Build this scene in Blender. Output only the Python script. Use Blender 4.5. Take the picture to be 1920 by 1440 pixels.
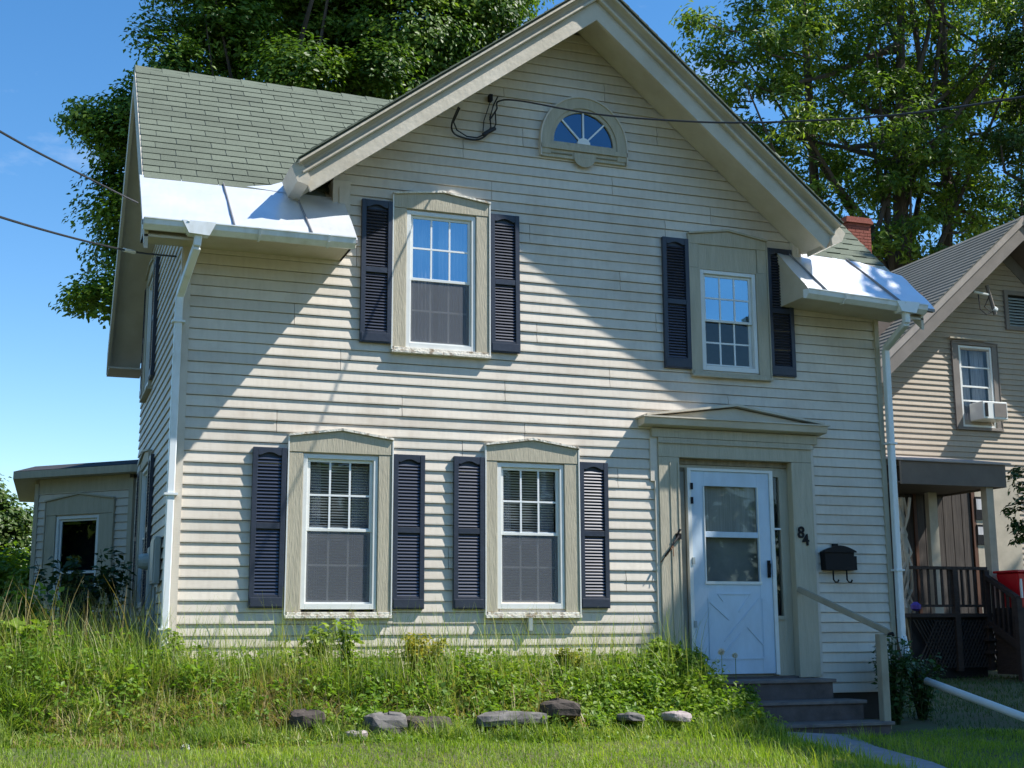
import bpy, math, random
import numpy as np
from mathutils import Vector, Matrix
random.seed(7); RNG = np.random.default_rng(11)
for o in list(bpy.data.objects): bpy.data.objects.remove(o)
SC = bpy.context.scene
COL = SC.collection
R = math.radians
# ------------------------------------------------------------------ camera
FPX = 2449.8
FW = Vector((0.33598044, 0.92370073, 0.1841035)); RT = Vector((0.94004941, -0.34100704, -0.00461567)); UP = Vector((-0.0585171, -0.17461717, 0.98289602))
CAM = Vector((-1.17697, -12.23175, -0.10178))
cd = bpy.data.cameras.new('camera'); cam = bpy.data.objects.new('camera', cd); COL.objects.link(cam)
cd.sensor_width = 36; cd.lens = FPX / 1920 * 36; cd.clip_start = .05; cd.clip_end = 3000
Mx = Matrix((RT, UP, -FW)).transposed().to_4x4(); Mx.translation = CAM
cam.matrix_world = Mx
SC.camera = cam
# ------------------------------------------------------------------ light
SUNV = Vector((2.25, -1.0, 3.1)).normalized()
sl = bpy.data.lights.new('sun', 'SUN'); sun = bpy.data.objects.new('sun', sl); COL.objects.link(sun)
sl.energy = 5.0; sl.angle = R(.5); sl.color = (1, .955, .89)
sun.rotation_euler = SUNV.to_track_quat('Z', 'Y').to_euler()
world = bpy.data.worlds.new('World'); SC.world = world; world.use_nodes = True
nt = world.node_tree; N = nt.nodes; N.clear()
wo = N.new('ShaderNodeOutputWorld'); bg = N.new('ShaderNodeBackground'); sky = N.new('ShaderNodeTexSky')
sky.sky_type = 'NISHITA'; sky.sun_disc = False
sky.sun_elevation = math.asin(SUNV.z); sky.sun_rotation = math.atan2(SUNV.x, SUNV.y)
sky.air_density = 1.0; sky.dust_density = .1; sky.ozone_density = 1.4; sky.altitude = 200
bg.inputs[1].default_value = .125
hs = N.new('ShaderNodeHueSaturation'); hs.inputs['Saturation'].default_value = 1.32; hs.inputs['Value'].default_value = 1.0
nt.links.new(sky.outputs[0], hs.inputs['Color'])
# faint wisps of cloud low in the sky
tc = N.new('ShaderNodeTexCoord'); mp = N.new('ShaderNodeMapping'); mp.inputs['Scale'].default_value = (2.2, 2.2, 5.5); mp.inputs['Location'].default_value = (3.1, .4, .2)
cn = N.new('ShaderNodeTexNoise'); cn.inputs['Scale'].default_value = 2.6; cn.inputs['Detail'].default_value = 9; cn.inputs['Roughness'].default_value = .58
cr = N.new('ShaderNodeValToRGB'); cr.color_ramp.elements[0].position = .6; cr.color_ramp.elements[1].position = .85
cr.color_ramp.elements[1].color = (.5, .5, .5, 1)
cm = N.new('ShaderNodeMix'); cm.data_type = 'RGBA'; cm.inputs['B'].default_value = (5.2, 5.6, 6.2, 1)
nt.links.new(tc.outputs['Generated'], mp.inputs[0]); nt.links.new(mp.outputs[0], cn.inputs['Vector']); nt.links.new(cn.outputs['Fac'], cr.inputs[0])
nt.links.new(cr.outputs[0], cm.inputs['Factor']); nt.links.new(hs.outputs[0], cm.inputs['A']); nt.links.new(cm.outputs['Result'], bg.inputs[0])
nt.links.new(bg.outputs[0], wo.inputs[0])
SC.view_settings.view_transform = 'Standard'; SC.view_settings.look = 'None'; SC.view_settings.exposure = .74; SC.view_settings.gamma = 1
SC.render.engine = 'CYCLES'

# ------------------------------------------------------------------ helpers
WL = {}
def at(px, py, Y):
    d = FW + RT * ((px - 960) / FPX) + UP * ((720 - py) / FPX)
    return CAM + d * ((Y - CAM.y) / d.y)
def setp(o, label=None, cat=None, group=None, kind=None):
    if label: o['label'] = label
    if cat: o['category'] = cat
    if group: o['group'] = group
    if kind: o['kind'] = kind
    return o
def thing(name, loc, label, cat, group=None):
    o = bpy.data.objects.new(name, None); COL.objects.link(o); o.empty_display_size = .1
    o.location = loc; WL[o.name] = Vector(loc)
    return setp(o, label, cat, group)
def link(name, me, mat, parent, wloc):
    o = bpy.data.objects.new(name, me); COL.objects.link(o)
    if mat and not me.materials: me.materials.append(mat)
    if parent is not None:
        o.parent = parent; o.location = Vector(wloc) - WL[parent.name]
    else: o.location = wloc
    WL[o.name] = Vector(wloc)
    return o
class Fr:
    def __init__(s, o, u, n): s.o = Vector(o); s.u = Vector(u).normalized(); s.n = Vector(n).normalized()
    def __call__(s, u, d, z): return s.o + s.u * u + s.n * d + Vector((0, 0, z))
WF = Fr((0, 0, 0), (1, 0, 0), (0, -1, 0))        # front wall: u = X, d towards the street
class MB:
    def __init__(s): s.v = []; s.f = []
    def prism(s, a, b):
        k = len(s.v); n = len(a); s.v += [tuple(p) for p in a] + [tuple(p) for p in b]
        s.f.append(tuple(range(k, k + n))); s.f.append(tuple(range(k + 2 * n - 1, k + n - 1, -1)))
        for i in range(n):
            j = (i + 1) % n; s.f.append((k + j, k + i, k + n + i, k + n + j))
        return s
    def box(s, x0, x1, y0, y1, z0, z1):
        return s.prism([(x0, y0, z0), (x1, y0, z0), (x1, y0, z1), (x0, y0, z1)], [(x0, y1, z0), (x1, y1, z0), (x1, y1, z1), (x0, y1, z1)])
    def fbox(s, F, u0, u1, d0, d1, z0, z1):
        return s.prism([F(u0, d0, z0), F(u1, d0, z0), F(u1, d0, z1), F(u0, d0, z1)], [F(u0, d1, z0), F(u1, d1, z0), F(u1, d1, z1), F(u0, d1, z1)])
    def fpoly(s, F, pts, d0, d1):
        return s.prism([F(u, d0, z) for u, z in pts], [F(u, d1, z) for u, z in pts])
    def quad(s, *p):
        k = len(s.v); s.v += [tuple(q) for q in p]; s.f.append(tuple(range(k, k + len(p)))); return s
    def tube(s, pts, r, n=6, cap=True):
        pts = [Vector(p) for p in pts]; k0 = len(s.v)
        rr = r if isinstance(r, (list, tuple)) else [r] * len(pts)
        for i, p in enumerate(pts):
            t = (pts[min(i + 1, len(pts) - 1)] - pts[max(i - 1, 0)]).normalized()
            a = t.cross(Vector((0, 0, 1))) if abs(t.z) < .95 else t.cross(Vector((0, 1, 0)))
            a.normalize(); b = t.cross(a)
            for j in range(n):
                w = 2 * math.pi * (j + .5) / n
                s.v.append(tuple(p + (a * math.cos(w) + b * math.sin(w)) * rr[i]))
        for i in range(len(pts) - 1):
            for j in range(n):
                q = (j + 1) % n; a0 = k0 + i * n; b0 = a0 + n
                s.f.append((a0 + j, a0 + q, b0 + q, b0 + j))
        if cap: s.f.append(tuple(range(k0, k0 + n))[::-1]); s.f.append(tuple(range(len(s.v) - n, len(s.v))))
        return s
    def rod(s, a, b, w, h=None):
        """square bar from a to b"""
        a = Vector(a); b = Vector(b); t = (b - a).normalized(); h = h or w
        x = t.cross(Vector((0, 0, 1))) if abs(t.z) < .95 else Vector((1, 0, 0)); x.normalize(); y = x.cross(t)
        q = lambda c: [c + x * w / 2 + y * h / 2, c - x * w / 2 + y * h / 2, c - x * w / 2 - y * h / 2, c + x * w / 2 - y * h / 2]
        return s.prism(q(a), q(b))
    def mesh(s, name, c=Vector((0, 0, 0))):
        me = bpy.data.meshes.new(name); me.from_pydata([tuple(Vector(v) - c) for v in s.v], [], s.f); me.update(); return me
    def build(s, name, mat, parent=None, smooth=False, bevel=0, **kw):
        a = np.array(s.v); c = Vector((a.min(0) + a.max(0)) / 2)
        if parent is None: c.z = a[:, 2].min()
        me = s.mesh(name, c); o = link(name, me, mat, parent, c)
        if smooth:
            for p in me.polygons: p.use_smooth = True
        if bevel:
            m = o.modifiers.new('b', 'BEVEL'); m.width = bevel; m.segments = 1; m.limit_method = 'ANGLE'
        return setp(o, **kw)
def npmesh(name, V, Fq, mat, rnd=None, parent=None, loc=(0, 0, 0)):
    """V (n,3) float, Fq (m,k) int"""
    me = bpy.data.meshes.new(name); V = np.asarray(V, np.float32) - np.array(loc, np.float32); Fq = np.asarray(Fq, np.int32); k = Fq.shape[1]
    me.vertices.add(len(V)); me.vertices.foreach_set('co', V.ravel())
    me.loops.add(Fq.size); me.loops.foreach_set('vertex_index', Fq.ravel())
    me.polygons.add(len(Fq)); me.polygons.foreach_set('loop_start', np.arange(0, Fq.size, k, dtype=np.int32)); me.polygons.foreach_set('loop_total', np.full(len(Fq), k, np.int32))
    if rnd is not None:
        at_ = me.attributes.new('rnd', 'FLOAT', 'POINT'); at_.data.foreach_set('value', np.asarray(rnd, np.float32))
    me.update(calc_edges=True)
    return link(name, me, mat, parent, loc)

# ------------------------------------------------------------------ materials
def newmat(name):
    m = bpy.data.materials.new(name); m.use_nodes = True; return m, m.node_tree, m.node_tree.nodes['Principled BSDF']
def mat(name, col, rough=.6, var=.12, scale=6, stretch=(1, 1, 1), bump=0., bscale=None, metal=0, col2=None, spec=.4, thr=(.35, .7)):
    m, t, b = newmat(name); n = t.nodes
    tcx = n.new('ShaderNodeTexCoord'); mpx = n.new('ShaderNodeMapping'); mpx.inputs['Scale'].default_value = stretch
    g = n.new('ShaderNodeNewGeometry'); t.links.new(g.outputs['Position'], mpx.inputs[0])
    no = n.new('ShaderNodeTexNoise'); no.inputs['Scale'].default_value = scale; no.inputs['Detail'].default_value = 7; no.inputs['Roughness'].default_value = .62
    t.links.new(mpx.outputs[0], no.inputs['Vector'])
    ra = n.new('ShaderNodeValToRGB'); ra.color_ramp.elements[0].position = thr[0]; ra.color_ramp.elements[1].position = thr[1]
    c2 = col2 or tuple(max(0, c * (1 - 2.2 * var)) for c in col)
    ra.color_ramp.elements[0].color = (*col, 1); ra.color_ramp.elements[1].color = (*c2, 1)
    t.links.new(no.outputs['Fac'], ra.inputs[0]); t.links.new(ra.outputs[0], b.inputs['Base Color'])
    b.inputs['Roughness'].default_value = rough; b.inputs['Metallic'].default_value = metal; b.inputs['Specular IOR Level'].default_value = spec
    if bump:
        bu = n.new('ShaderNodeBump'); bu.inputs['Strength'].default_value = bump; bu.inputs['Distance'].default_value = .02
        n2 = n.new('ShaderNodeTexNoise'); n2.inputs['Scale'].default_value = bscale or scale * 4; n2.inputs['Detail'].default_value = 4
        t.links.new(mpx.outputs[0], n2.inputs['Vector']); t.links.new(n2.outputs['Fac'], bu.inputs['Height']); t.links.new(bu.outputs[0], b.inputs['Normal'])
    return m
def siding_mat(name, col, dirt, amt=.55):
    """painted/vinyl board: per-board tint, streaky grime, brown weather stains"""
    m, t, b = newmat(name); n = t.nodes; L = t.links.new
    oi = n.new('ShaderNodeObjectInfo'); g = n.new('ShaderNodeNewGeometry')
    mp1 = n.new('ShaderNodeMapping'); mp1.inputs['Scale'].default_value = (.9, .9, 1.1); L(g.outputs['Position'], mp1.inputs[0])
    n1 = n.new('ShaderNodeTexNoise'); n1.inputs['Scale'].default_value = 1.3; n1.inputs['Detail'].default_value = 8; n1.inputs['Roughness'].default_value = .65; L(mp1.outputs[0], n1.inputs['Vector'])
    r1 = n.new('ShaderNodeValToRGB'); r1.color_ramp.elements[0].position = .5; r1.color_ramp.elements[1].position = .78; L(n1.outputs['Fac'], r1.inputs[0])
    mp2 = n.new('ShaderNodeMapping'); mp2.inputs['Scale'].default_value = (5, 5, .9); L(g.outputs['Position'], mp2.inputs[0])
    n2 = n.new('ShaderNodeTexNoise'); n2.inputs['Scale'].default_value = 5; n2.inputs['Detail'].default_value = 6; L(mp2.outputs[0], n2.inputs['Vector'])
    r2 = n.new('ShaderNodeValToRGB'); r2.color_ramp.elements[0].position = .45; r2.color_ramp.elements[1].position = .85; L(n2.outputs['Fac'], r2.inputs[0])
    hs_ = n.new('ShaderNodeHueSaturation'); hs_.inputs['Color'].default_value = (*col, 1)
    mr = n.new('ShaderNodeMapRange'); mr.inputs['To Min'].default_value = .9; mr.inputs['To Max'].default_value = 1.05; L(oi.outputs['Random'], mr.inputs[0]); L(mr.outputs[0], hs_.inputs['Value'])
    a = n.new('ShaderNodeMath'); a.operation = 'MULTIPLY'; a.inputs[1].default_value = amt; L(r1.outputs[0], a.inputs[0])
    x1 = n.new('ShaderNodeMix'); x1.data_type = 'RGBA'; x1.inputs['B'].default_value = (*dirt, 1); L(a.outputs[0], x1.inputs['Factor']); L(hs_.outputs[0], x1.inputs['A'])
    a2 = n.new('ShaderNodeMath'); a2.operation = 'MULTIPLY'; a2.inputs[1].default_value = .17; L(r2.outputs[0], a2.inputs[0])
    x2 = n.new('ShaderNodeMix'); x2.data_type = 'RGBA'; x2.inputs['B'].default_value = (dirt[0] * .6, dirt[1] * .62, dirt[2] * .6, 1); L(a2.outputs[0], x2.inputs['Factor']); L(x1.outputs['Result'], x2.inputs['A'])
    L(x2.outputs['Result'], b.inputs['Base Color']); b.inputs['Roughness'].default_value = .5; b.inputs['Specular IOR Level'].default_value = .35
    mp3 = n.new('ShaderNodeMapping'); mp3.inputs['Scale'].default_value = (3, 3, 60); L(g.outputs['Position'], mp3.inputs[0])
    n3 = n.new('ShaderNodeTexNoise'); n3.inputs['Scale'].default_value = 4; n3.inputs['Detail'].default_value = 3; L(mp3.outputs[0], n3.inputs['Vector'])
    bu = n.new('ShaderNodeBump'); bu.inputs['Strength'].default_value = .25; bu.inputs['Distance'].default_value = .004; L(n3.outputs['Fac'], bu.inputs['Height']); L(bu.outputs[0], b.inputs['Normal'])
    return m
def leaf_mat(name, cols, trans=.35, rough=.45, spec=.3):
    m, t, b = newmat(name); n = t.nodes; L = t.links.new
    a = n.new('ShaderNodeAttribute'); a.attribute_name = 'rnd'
    r = n.new('ShaderNodeValToRGB'); e = r.color_ramp.elements
    while len(e) < len(cols): e.new(.5)
    for i, c in enumerate(cols): e[i].position = i / (len(cols) - 1); e[i].color = (*c, 1)
    L(a.outputs['Fac'], r.inputs[0]); L(r.outputs[0], b.inputs['Base Color']); b.inputs['Roughness'].default_value = rough; b.inputs['Specular IOR Level'].default_value = spec
    tr = n.new('ShaderNodeBsdfTranslucent'); hx = n.new('ShaderNodeMix'); hx.data_type = 'RGBA'; hx.blend_type = 'MULTIPLY'; hx.inputs['Factor'].default_value = 1; hx.inputs['B'].default_value = (1.6, 1.7, .6, 1)
    L(r.outputs[0], hx.inputs['A']); L(hx.outputs['Result'], tr.inputs[0])
    mx = n.new('ShaderNodeMixShader'); mx.inputs[0].default_value = trans
    L(b.outputs[0], mx.inputs[1]); L(tr.outputs[0], mx.inputs[2]); L(mx.outputs[0], n['Material Output'].inputs[0])
    return m
def glass_mat(name, tint=(.9, .95, 1), refl=.3, rough=.02, dim=.8, gc=(.85, .95, 1), bmp=.28):
    m, t, b = newmat(name); n = t.nodes; L = t.links.new; n.remove(b)
    tr = n.new('ShaderNodeBsdfTransparent'); tr.inputs[0].default_value = (*[c * dim for c in tint], 1)
    gl = n.new('ShaderNodeBsdfGlossy'); gl.inputs['Roughness'].default_value = rough; gl.inputs[0].default_value = (*gc, 1)
    gg = n.new('ShaderNodeNewGeometry'); dt = n.new('ShaderNodeVectorMath'); dt.operation = 'DOT_PRODUCT'; L(gg.outputs['Normal'], dt.inputs[0]); L(gg.outputs['Incoming'], dt.inputs[1])
    def mth(op, a_, b_=None, cl=False):
        q_ = n.new('ShaderNodeMath'); q_.operation = op; q_.use_clamp = cl
        for i_, v_ in enumerate((a_, b_)):
            if v_ is None: continue
            if isinstance(v_, (int, float)): q_.inputs[i_].default_value = v_
            else: L(v_, q_.inputs[i_])
        return q_.outputs[0]
    sch = mth('POWER', mth('SUBTRACT', 1, mth('ABSOLUTE', dt.outputs['Value'])), 5)
    fr_ = mth('ADD', mth('MULTIPLY', sch, .9), .05 + refl, True)
    g = n.new('ShaderNodeNewGeometry'); no = n.new('ShaderNodeTexNoise'); no.inputs['Scale'].default_value = 1.3; no.inputs['Detail'].default_value = 1; L(g.outputs['Position'], no.inputs['Vector'])
    bu = n.new('ShaderNodeBump'); bu.inputs['Strength'].default_value = bmp; bu.inputs['Distance'].default_value = .05; L(no.outputs['Fac'], bu.inputs['Height']); L(bu.outputs[0], gl.inputs['Normal'])
    mx = n.new('ShaderNodeMixShader'); L(fr_, mx.inputs[0]); L(tr.outputs[0], mx.inputs[1]); L(gl.outputs[0], mx.inputs[2]); L(mx.outputs[0], n['Material Output'].inputs[0])
    return m
def screen_mat(name, col, a):
    m, t, b = newmat(name); n = t.nodes; L = t.links.new
    b.inputs['Base Color'].default_value = (*col, 1); b.inputs['Roughness'].default_value = .5
    tr = n.new('ShaderNodeBsdfTransparent'); mx = n.new('ShaderNodeMixShader'); mx.inputs[0].default_value = a
    L(tr.outputs[0], mx.inputs[1]); L(b.outputs[0], mx.inputs[2]); L(mx.outputs[0], n['Material Output'].inputs[0]); return m
M = dict(
    siding=siding_mat('cream_siding', (.645, .585, .495), (.36, .28, .20), .55),
    trim=mat('tan_trim', (.47, .425, .32), .6, .1, 3, (6, 6, .8), .3, 14, col2=(.39, .35, .26)),
    trim2=mat('rake_trim', (.57, .52, .425), .6, .1, 1.6, (1, 1, 1), .2, 20, col2=(.44, .385, .29)),
    vinyl=mat('white_vinyl', (.74, .75, .72), .35, .04, 8),
    oldwhite=mat('sill_paint', (.66, .63, .55), .6, .2, 14, (1, 1, 1), .5, 40, col2=(.3, .24, .17), thr=(.5, .62)),
    navy=mat('navy_shutter', (.034, .043, .066), .42, .12, 5, bump=.1),
    gutter=mat('white_gutter', (.73, .77, .78), .3, .06, 5, (1, 1, .4), col2=(.5, .5, .44), thr=(.5, .85)),
    metal=mat('bright_metal', (.80, .83, .86), .34, .08, 2.2, bump=.5, bscale=2.2, metal=.45, col2=(.7, .72, .74)),
    slat=mat('slat_gloss', (.022, .027, .046), .25, .1, 5, spec=1.0), seam=mat('metal_seam', (.25, .24, .24), .5),
    shingle=None, door=mat('pale_blue_door', (.55, .67, .78), .42, .09, 3.5, (1, 1, .5), bump=.12, bscale=9),
    inner=mat('inner_door', (.30, .29, .24), .7), panelw=mat('weathered_panel', (.30, .25, .17), .7, .25, 5, (3, 3, .6), .4, col2=(.17, .13, .08)),
    black=mat('black_iron_and_backing', (.009, .009, .011), .6, .1, spec=.2), cable=mat('black_cable', (.02, .02, .022), .55, .1),
    glass=glass_mat('window_glass', refl=.0, dim=.9, bmp=.12), glassf=glass_mat('fan_glass', refl=.09, gc=(.4, .7, 1)), glassb=glass_mat('double_glazing', refl=.34, gc=(.5, .8, 1)), glassd=glass_mat('dark_glass', refl=-.012, dim=.8, bmp=.05),
    screen=screen_mat('insect_screen', (.13, .14, .16), .5), blind=mat('blind_slat', (.72, .74, .76), .5, .05),
    curtain=mat('lace_curtain', (.62, .62, .64), .8, .2, 20, (1, 1, .1)), muntin=mat('muntin', (.78, .8, .8), .35, .03),
    step=mat('dark_step', (.12, .095, .09), .75, .2, 6, (1, 4, 1), .3, col2=(.07, .055, .05)), stepedge=mat('step_nosing', (.2, .17, .155), .7, .2, 6),
    soil=mat('soil', (.09, .065, .04), .95, .2, 5, bump=.6), stone=mat('field_stone', (.17, .16, .15), .85, .2, 7, bump=.8, bscale=12, col2=(.07, .065, .065)),
    stoned=mat('dark_stone', (.075, .06, .052), .85, .2, 8, bump=.9, bscale=14), pink=mat('pale_stone', (.4, .34, .33), .85, .15, 8, bump=.6),
    wood=mat('planter_wood', (.3, .235, .15), .8, .2, 6, (1, 1, 5), .4), concrete=mat('path_concrete', (.3, .3, .31), .85, .12, 4, bump=.3, bscale=30),
    bark=mat('bark', (.09, .07, .055), .9, .2, 5, (1, 1, .25), .8), roofdark=mat('dark_roofing', (.045, .048, .055), .8, .1, 6),
    bark2=mat('pale_bark', (.15, .125, .10), .9, .2, 5, (1, 1, .25), .8),
    bsiding=siding_mat('neighbour_siding', (.43, .36, .28), (.25, .2, .15), .35), btrim=mat('neighbour_trim', (.21, .185, .165), .6, .1, 4),
    brake=mat('neighbour_rake', (.42, .37, .34), .6, .1, 4), bdark=mat('neighbour_soffit', (.13, .105, .09), .7, .1, 4),
    deck=mat('deck_wood', (.05, .034, .027), .8, .2, 6, (1, 1, 4), .4), brick=mat('red_brick', (.30, .085, .055), .85, .15, 12, bump=.4),
    mortar=mat('mortar', (.32, .28, .25), .9), red=mat('red_plastic', (.55, .012, .02), .35, .05), porchroof=mat('porch_fascia', (.17, .14, .115), .7, .1, 3),
    post=mat('porch_post', (.5, .44, .34), .6, .1, 4), greymetal=mat('grey_metal', (.33, .38, .38), .4, .06, 4), puff=mat('seed_head', (.75, .75, .68), .9),
    rail=mat('handrail_paint', (.36, .32, .235), .55, .15, 6, (1, 1, .5), .2), lattice=mat('lattice', (.05, .04, .035), .8),
    curtaind=mat('porch_curtain', (.10, .085, .075), .9, .4, 10, (4, 4, .2), col2=(.035, .03, .027)), violet=mat('violet_ball', (.09, .05, .3), .6),
)
def shingle_mat(name, c, lo=.93, hi=1.06):
    m, t, b = newmat(name); n = t.nodes; L = t.links.new
    oi = n.new('ShaderNodeObjectInfo'); g = n.new('ShaderNodeNewGeometry')
    no = n.new('ShaderNodeTexNoise'); no.inputs['Scale'].default_value = 90; no.inputs['Detail'].default_value = 3; L(g.outputs['Position'], no.inputs['Vector'])
    nb = n.new('ShaderNodeTexNoise'); nb.inputs['Scale'].default_value = 1.1; nb.inputs['Detail'].default_value = 5; L(g.outputs['Position'], nb.inputs['Vector'])
    h = n.new('ShaderNodeHueSaturation'); h.inputs['Color'].default_value = (*c, 1)
    mr = n.new('ShaderNodeMapRange'); mr.inputs['To Min'].default_value = lo; mr.inputs['To Max'].default_value = hi; L(oi.outputs['Random'], mr.inputs[0])
    mu = n.new('ShaderNodeMath'); mu.operation = 'MULTIPLY'; L(mr.outputs[0], mu.inputs[0])
    ad = n.new('ShaderNodeMath'); ad.operation = 'ADD'; ad.inputs[1].default_value = .5; L(no.outputs['Fac'], ad.inputs[0])
    m2 = n.new('ShaderNodeMapRange'); m2.inputs['From Min'].default_value = .3; m2.inputs['From Max'].default_value = .7; m2.inputs['To Min'].default_value = .84; m2.inputs['To Max'].default_value = 1.12; L(nb.outputs['Fac'], m2.inputs[0])
    m3 = n.new('ShaderNodeMath'); m3.operation = 'MULTIPLY'; L(ad.outputs[0], m3.inputs[0]); L(m2.outputs[0], m3.inputs[1])
    L(m3.outputs[0], mu.inputs[1]); L(mu.outputs[0], h.inputs['Value']); L(h.outputs[0], b.inputs['Base Color'])
    b.inputs['Roughness'].default_value = .9; b.inputs['Specular IOR Level'].default_value = .2
    bu = n.new('ShaderNodeBump'); bu.inputs['Strength'].default_value = .5; bu.inputs['Distance'].default_value = .004; L(no.outputs['Fac'], bu.inputs['Height']); L(bu.outputs[0], b.inputs['Normal'])
    return m
M['shingle'] = shingle_mat('green_shingle', (.122, .142, .108), .9, 1.08); M['shingle2'] = shingle_mat('grey_shingle', (.19, .183, .16))
G1 = (.035, .075, .012); G2 = (.065, .125, .018); G3 = (.12, .18, .025)
M['maple'] = leaf_mat('maple_leaf', [(.03, .07, .012), (.065, .13, .018), (.12, .20, .024), (.19, .27, .035)], .36)
M['ash'] = leaf_mat('ash_leaf', [(.04, .085, .016), (.075, .135, .022), (.13, .20, .03), (.21, .27, .045)], .42)
M['dleaf'] = leaf_mat('far_leaf', [(.03, .06, .012), (.06, .11, .02), (.1, .15, .03)], .3)
M['grass'] = leaf_mat('lawn_blade', [(.11, .19, .02), (.18, .28, .028), (.25, .34, .04), (.36, .38, .09)], .45)
M['shadelawn'] = leaf_mat('shaded_lawn_blade', [(.03, .065, .014), (.05, .095, .02), (.08, .13, .03)], .3)  # lawn green darkened: the shade on the right lawn is put into the colour
M['weed'] = leaf_mat('weed_blade', [(.06, .12, .02), (.13, .21, .032), (.24, .31, .065), (.5, .47, .26)], .42)
M['straw'] = leaf_mat('dry_grass', [(.2, .15, .06), (.32, .26, .12), (.42, .35, .18)], .3)
M['broad'] = leaf_mat('broad_leaf', [(.07, .14, .02), (.14, .24, .03), (.22, .32, .045)], .42)
M['yellow'] = leaf_mat('yellow_leaf', [(.13, .17, .02), (.28, .27, .03), (.42, .33, .04)], .35)
M['bush'] = leaf_mat('bush_leaf', [(.10, .18, .02), (.18, .27, .03), (.27, .35, .06)], .42)
M['darkleaf'] = leaf_mat('shrub_leaf', [(.02, .045, .012), (.035, .075, .016), (.05, .10, .02)], .2)

# ------------------------------------------------------------------ ground
def sst(a, b, t): t = np.clip((t - a) / (b - a), 0, 1); return t * t * (3 - 2 * t)
def gz(x, y):
    x = np.asarray(x, float); y = np.asarray(y, float)
    lawn = -1.0 - .06 * np.clip(-1.2 - y, 0, 11)
    L = lawn + .36 * sst(-1.55, -.3, y) + .12 * sst(0, 6, y)
    Rr = lawn - .10 + .12 * sst(-1.0, 0.4, y) + .2 * sst(1, 8, y)
    w = sst(5.0, 5.5, x)
    z = L * (1 - w) + Rr * w
    far = np.clip((np.hypot(x - 3, y) - 45) / 200, 0, 1)
    return z + .019 * np.clip(4.6 - x, -4, 7) * sst(-9, -3, y) + .015 * np.sin(x * 2.3 + y) * np.cos(y * 3.1) - far * .8
xs = np.concatenate([[-900, -500, -250, -120, -60, -30, -15], np.arange(-8, 20, .35), [24, 30, 45, 70, 130, 260, 500, 900]])
ys = np.concatenate([[-900, -500, -250, -120, -60, -30, -20], np.arange(-14, 12, .3), [15, 20, 30, 45, 70, 130, 260, 500, 900]])
XX, YY = np.meshgrid(xs, ys); ZZ = gz(XX, YY)
nx, ny = len(xs), len(ys); idx = np.arange(nx * ny).reshape(ny, nx)
FQ = np.stack([idx[:-1, :-1], idx[:-1, 1:], idx[1:, 1:], idx[1:, :-1]], -1).reshape(-1, 4)
M['ground'] = mat('ground_turf', (.075, .095, .03), .95, .2, 2.5, bump=.5, bscale=20, col2=(.085, .07, .035))
g = npmesh('ground', np.stack([XX, YY, ZZ], -1).reshape(-1, 3), FQ, M['ground']); g['kind'] = 'structure'
# street behind the camera
st = MB().box(-200, 200, -22, -14.6, -1.86, -1.80); st.build('road', mat('asphalt', (.05, .05, .052), .9, .1, 8), kind='structure')
# concrete walk: slabs
pw = [(5.4, 6.35, -1.06), (5.36, 6.05, -1.9), (5.26, 5.88, -2.9), (4.97, 5.5, -4.2), (4.75, 5.3, -5.3), (4.5, 5.05, -6.6)]
m_ = MB()
for (a, b, y), (c, d, y2) in zip(pw, pw[1:]):
    g0 = .012
    top = [(a, y - g0), (b, y - g0), (d, y2 + g0), (c, y2 + g0)]
    zt = [float(gz(px, py)) for px, py in top]; zt = [z_ + .02 for z_ in zt]
    m_.prism([(px, py, z_) for (px, py), z_ in zip(top, zt)], [(px, py, z_ - .12) for (px, py), z_ in zip(top, zt)])
m_.build('path', M['concrete'], kind='structure')

# ------------------------------------------------------------------ main house
HW = 7.70; HD = 4.88; EXP = .105; Z0 = 2.996 - 36 * EXP - .0   # bottom of lowest course
GAX, GAZ, SLL, SLR = 4.03, 6.16, .745, .835                   # rake underside at d=.5
house = thing('clapboard_house', (3.85, 0, -.8), 'cream clapboard house with green shingle roof, front gable and navy shutters', 'house')
LF = Fr((0, 0, 0), (0, -1, 0), (-1, 0, 0))     # left wall, u = -Y
holes = [(1.175, 1.87, .1, 1.525), (3.115, 3.80, .11, 1.515), (2.16, 2.86, 2.65, 4.035), (5.455, 6.11, 2.63, 3.715), (4.93, 6.655, -.9, 1.9), ]
def seg(intervals, a, b):
    out = []
    for x0, x1 in intervals:
        if b <= x0 or a >= x1: out.append((x0, x1)); continue
        if a > x0: out.append((x0, a))
        if b < x1: out.append((b, x1))
    return out
def board(F, u0, u1, z, e, par, mt, t=.021, su0=0, su1=0, inner=.06, lip=.0):
    """one lapped board; su0/su1 = end slant (shift of the top corners)"""
    prof = [(-inner, z), (t, z), (t, z + .012), (.003, z + e - .005), (-.012, z + e - .005), (-.016, z + e), (-inner, z + e)]
    a = [F(u0 + su0 * (q - z) / e, d, q) for d, q in prof]; b = [F(u1 + su1 * (q - z) / e, d, q) for d, q in prof]
    return MB().prism(a, b).build('siding_board', mt, par)
rnd = random.Random(3)
def front_profile(z):
    """x extent of the front wall at height z"""
    zl = 3.62
    if z < zl: return 0.0, HW
    xl = max(1.40, GAX - (GAZ + .17 - z) / SLL); xr = min(6.66, GAX + (GAZ + .17 - z) / SLR)
    if z < 4.1: xl, xr = 1.40, 6.66
    return xl, xr
nrow = int((GAZ + .15 - Z0) / EXP)
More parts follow.
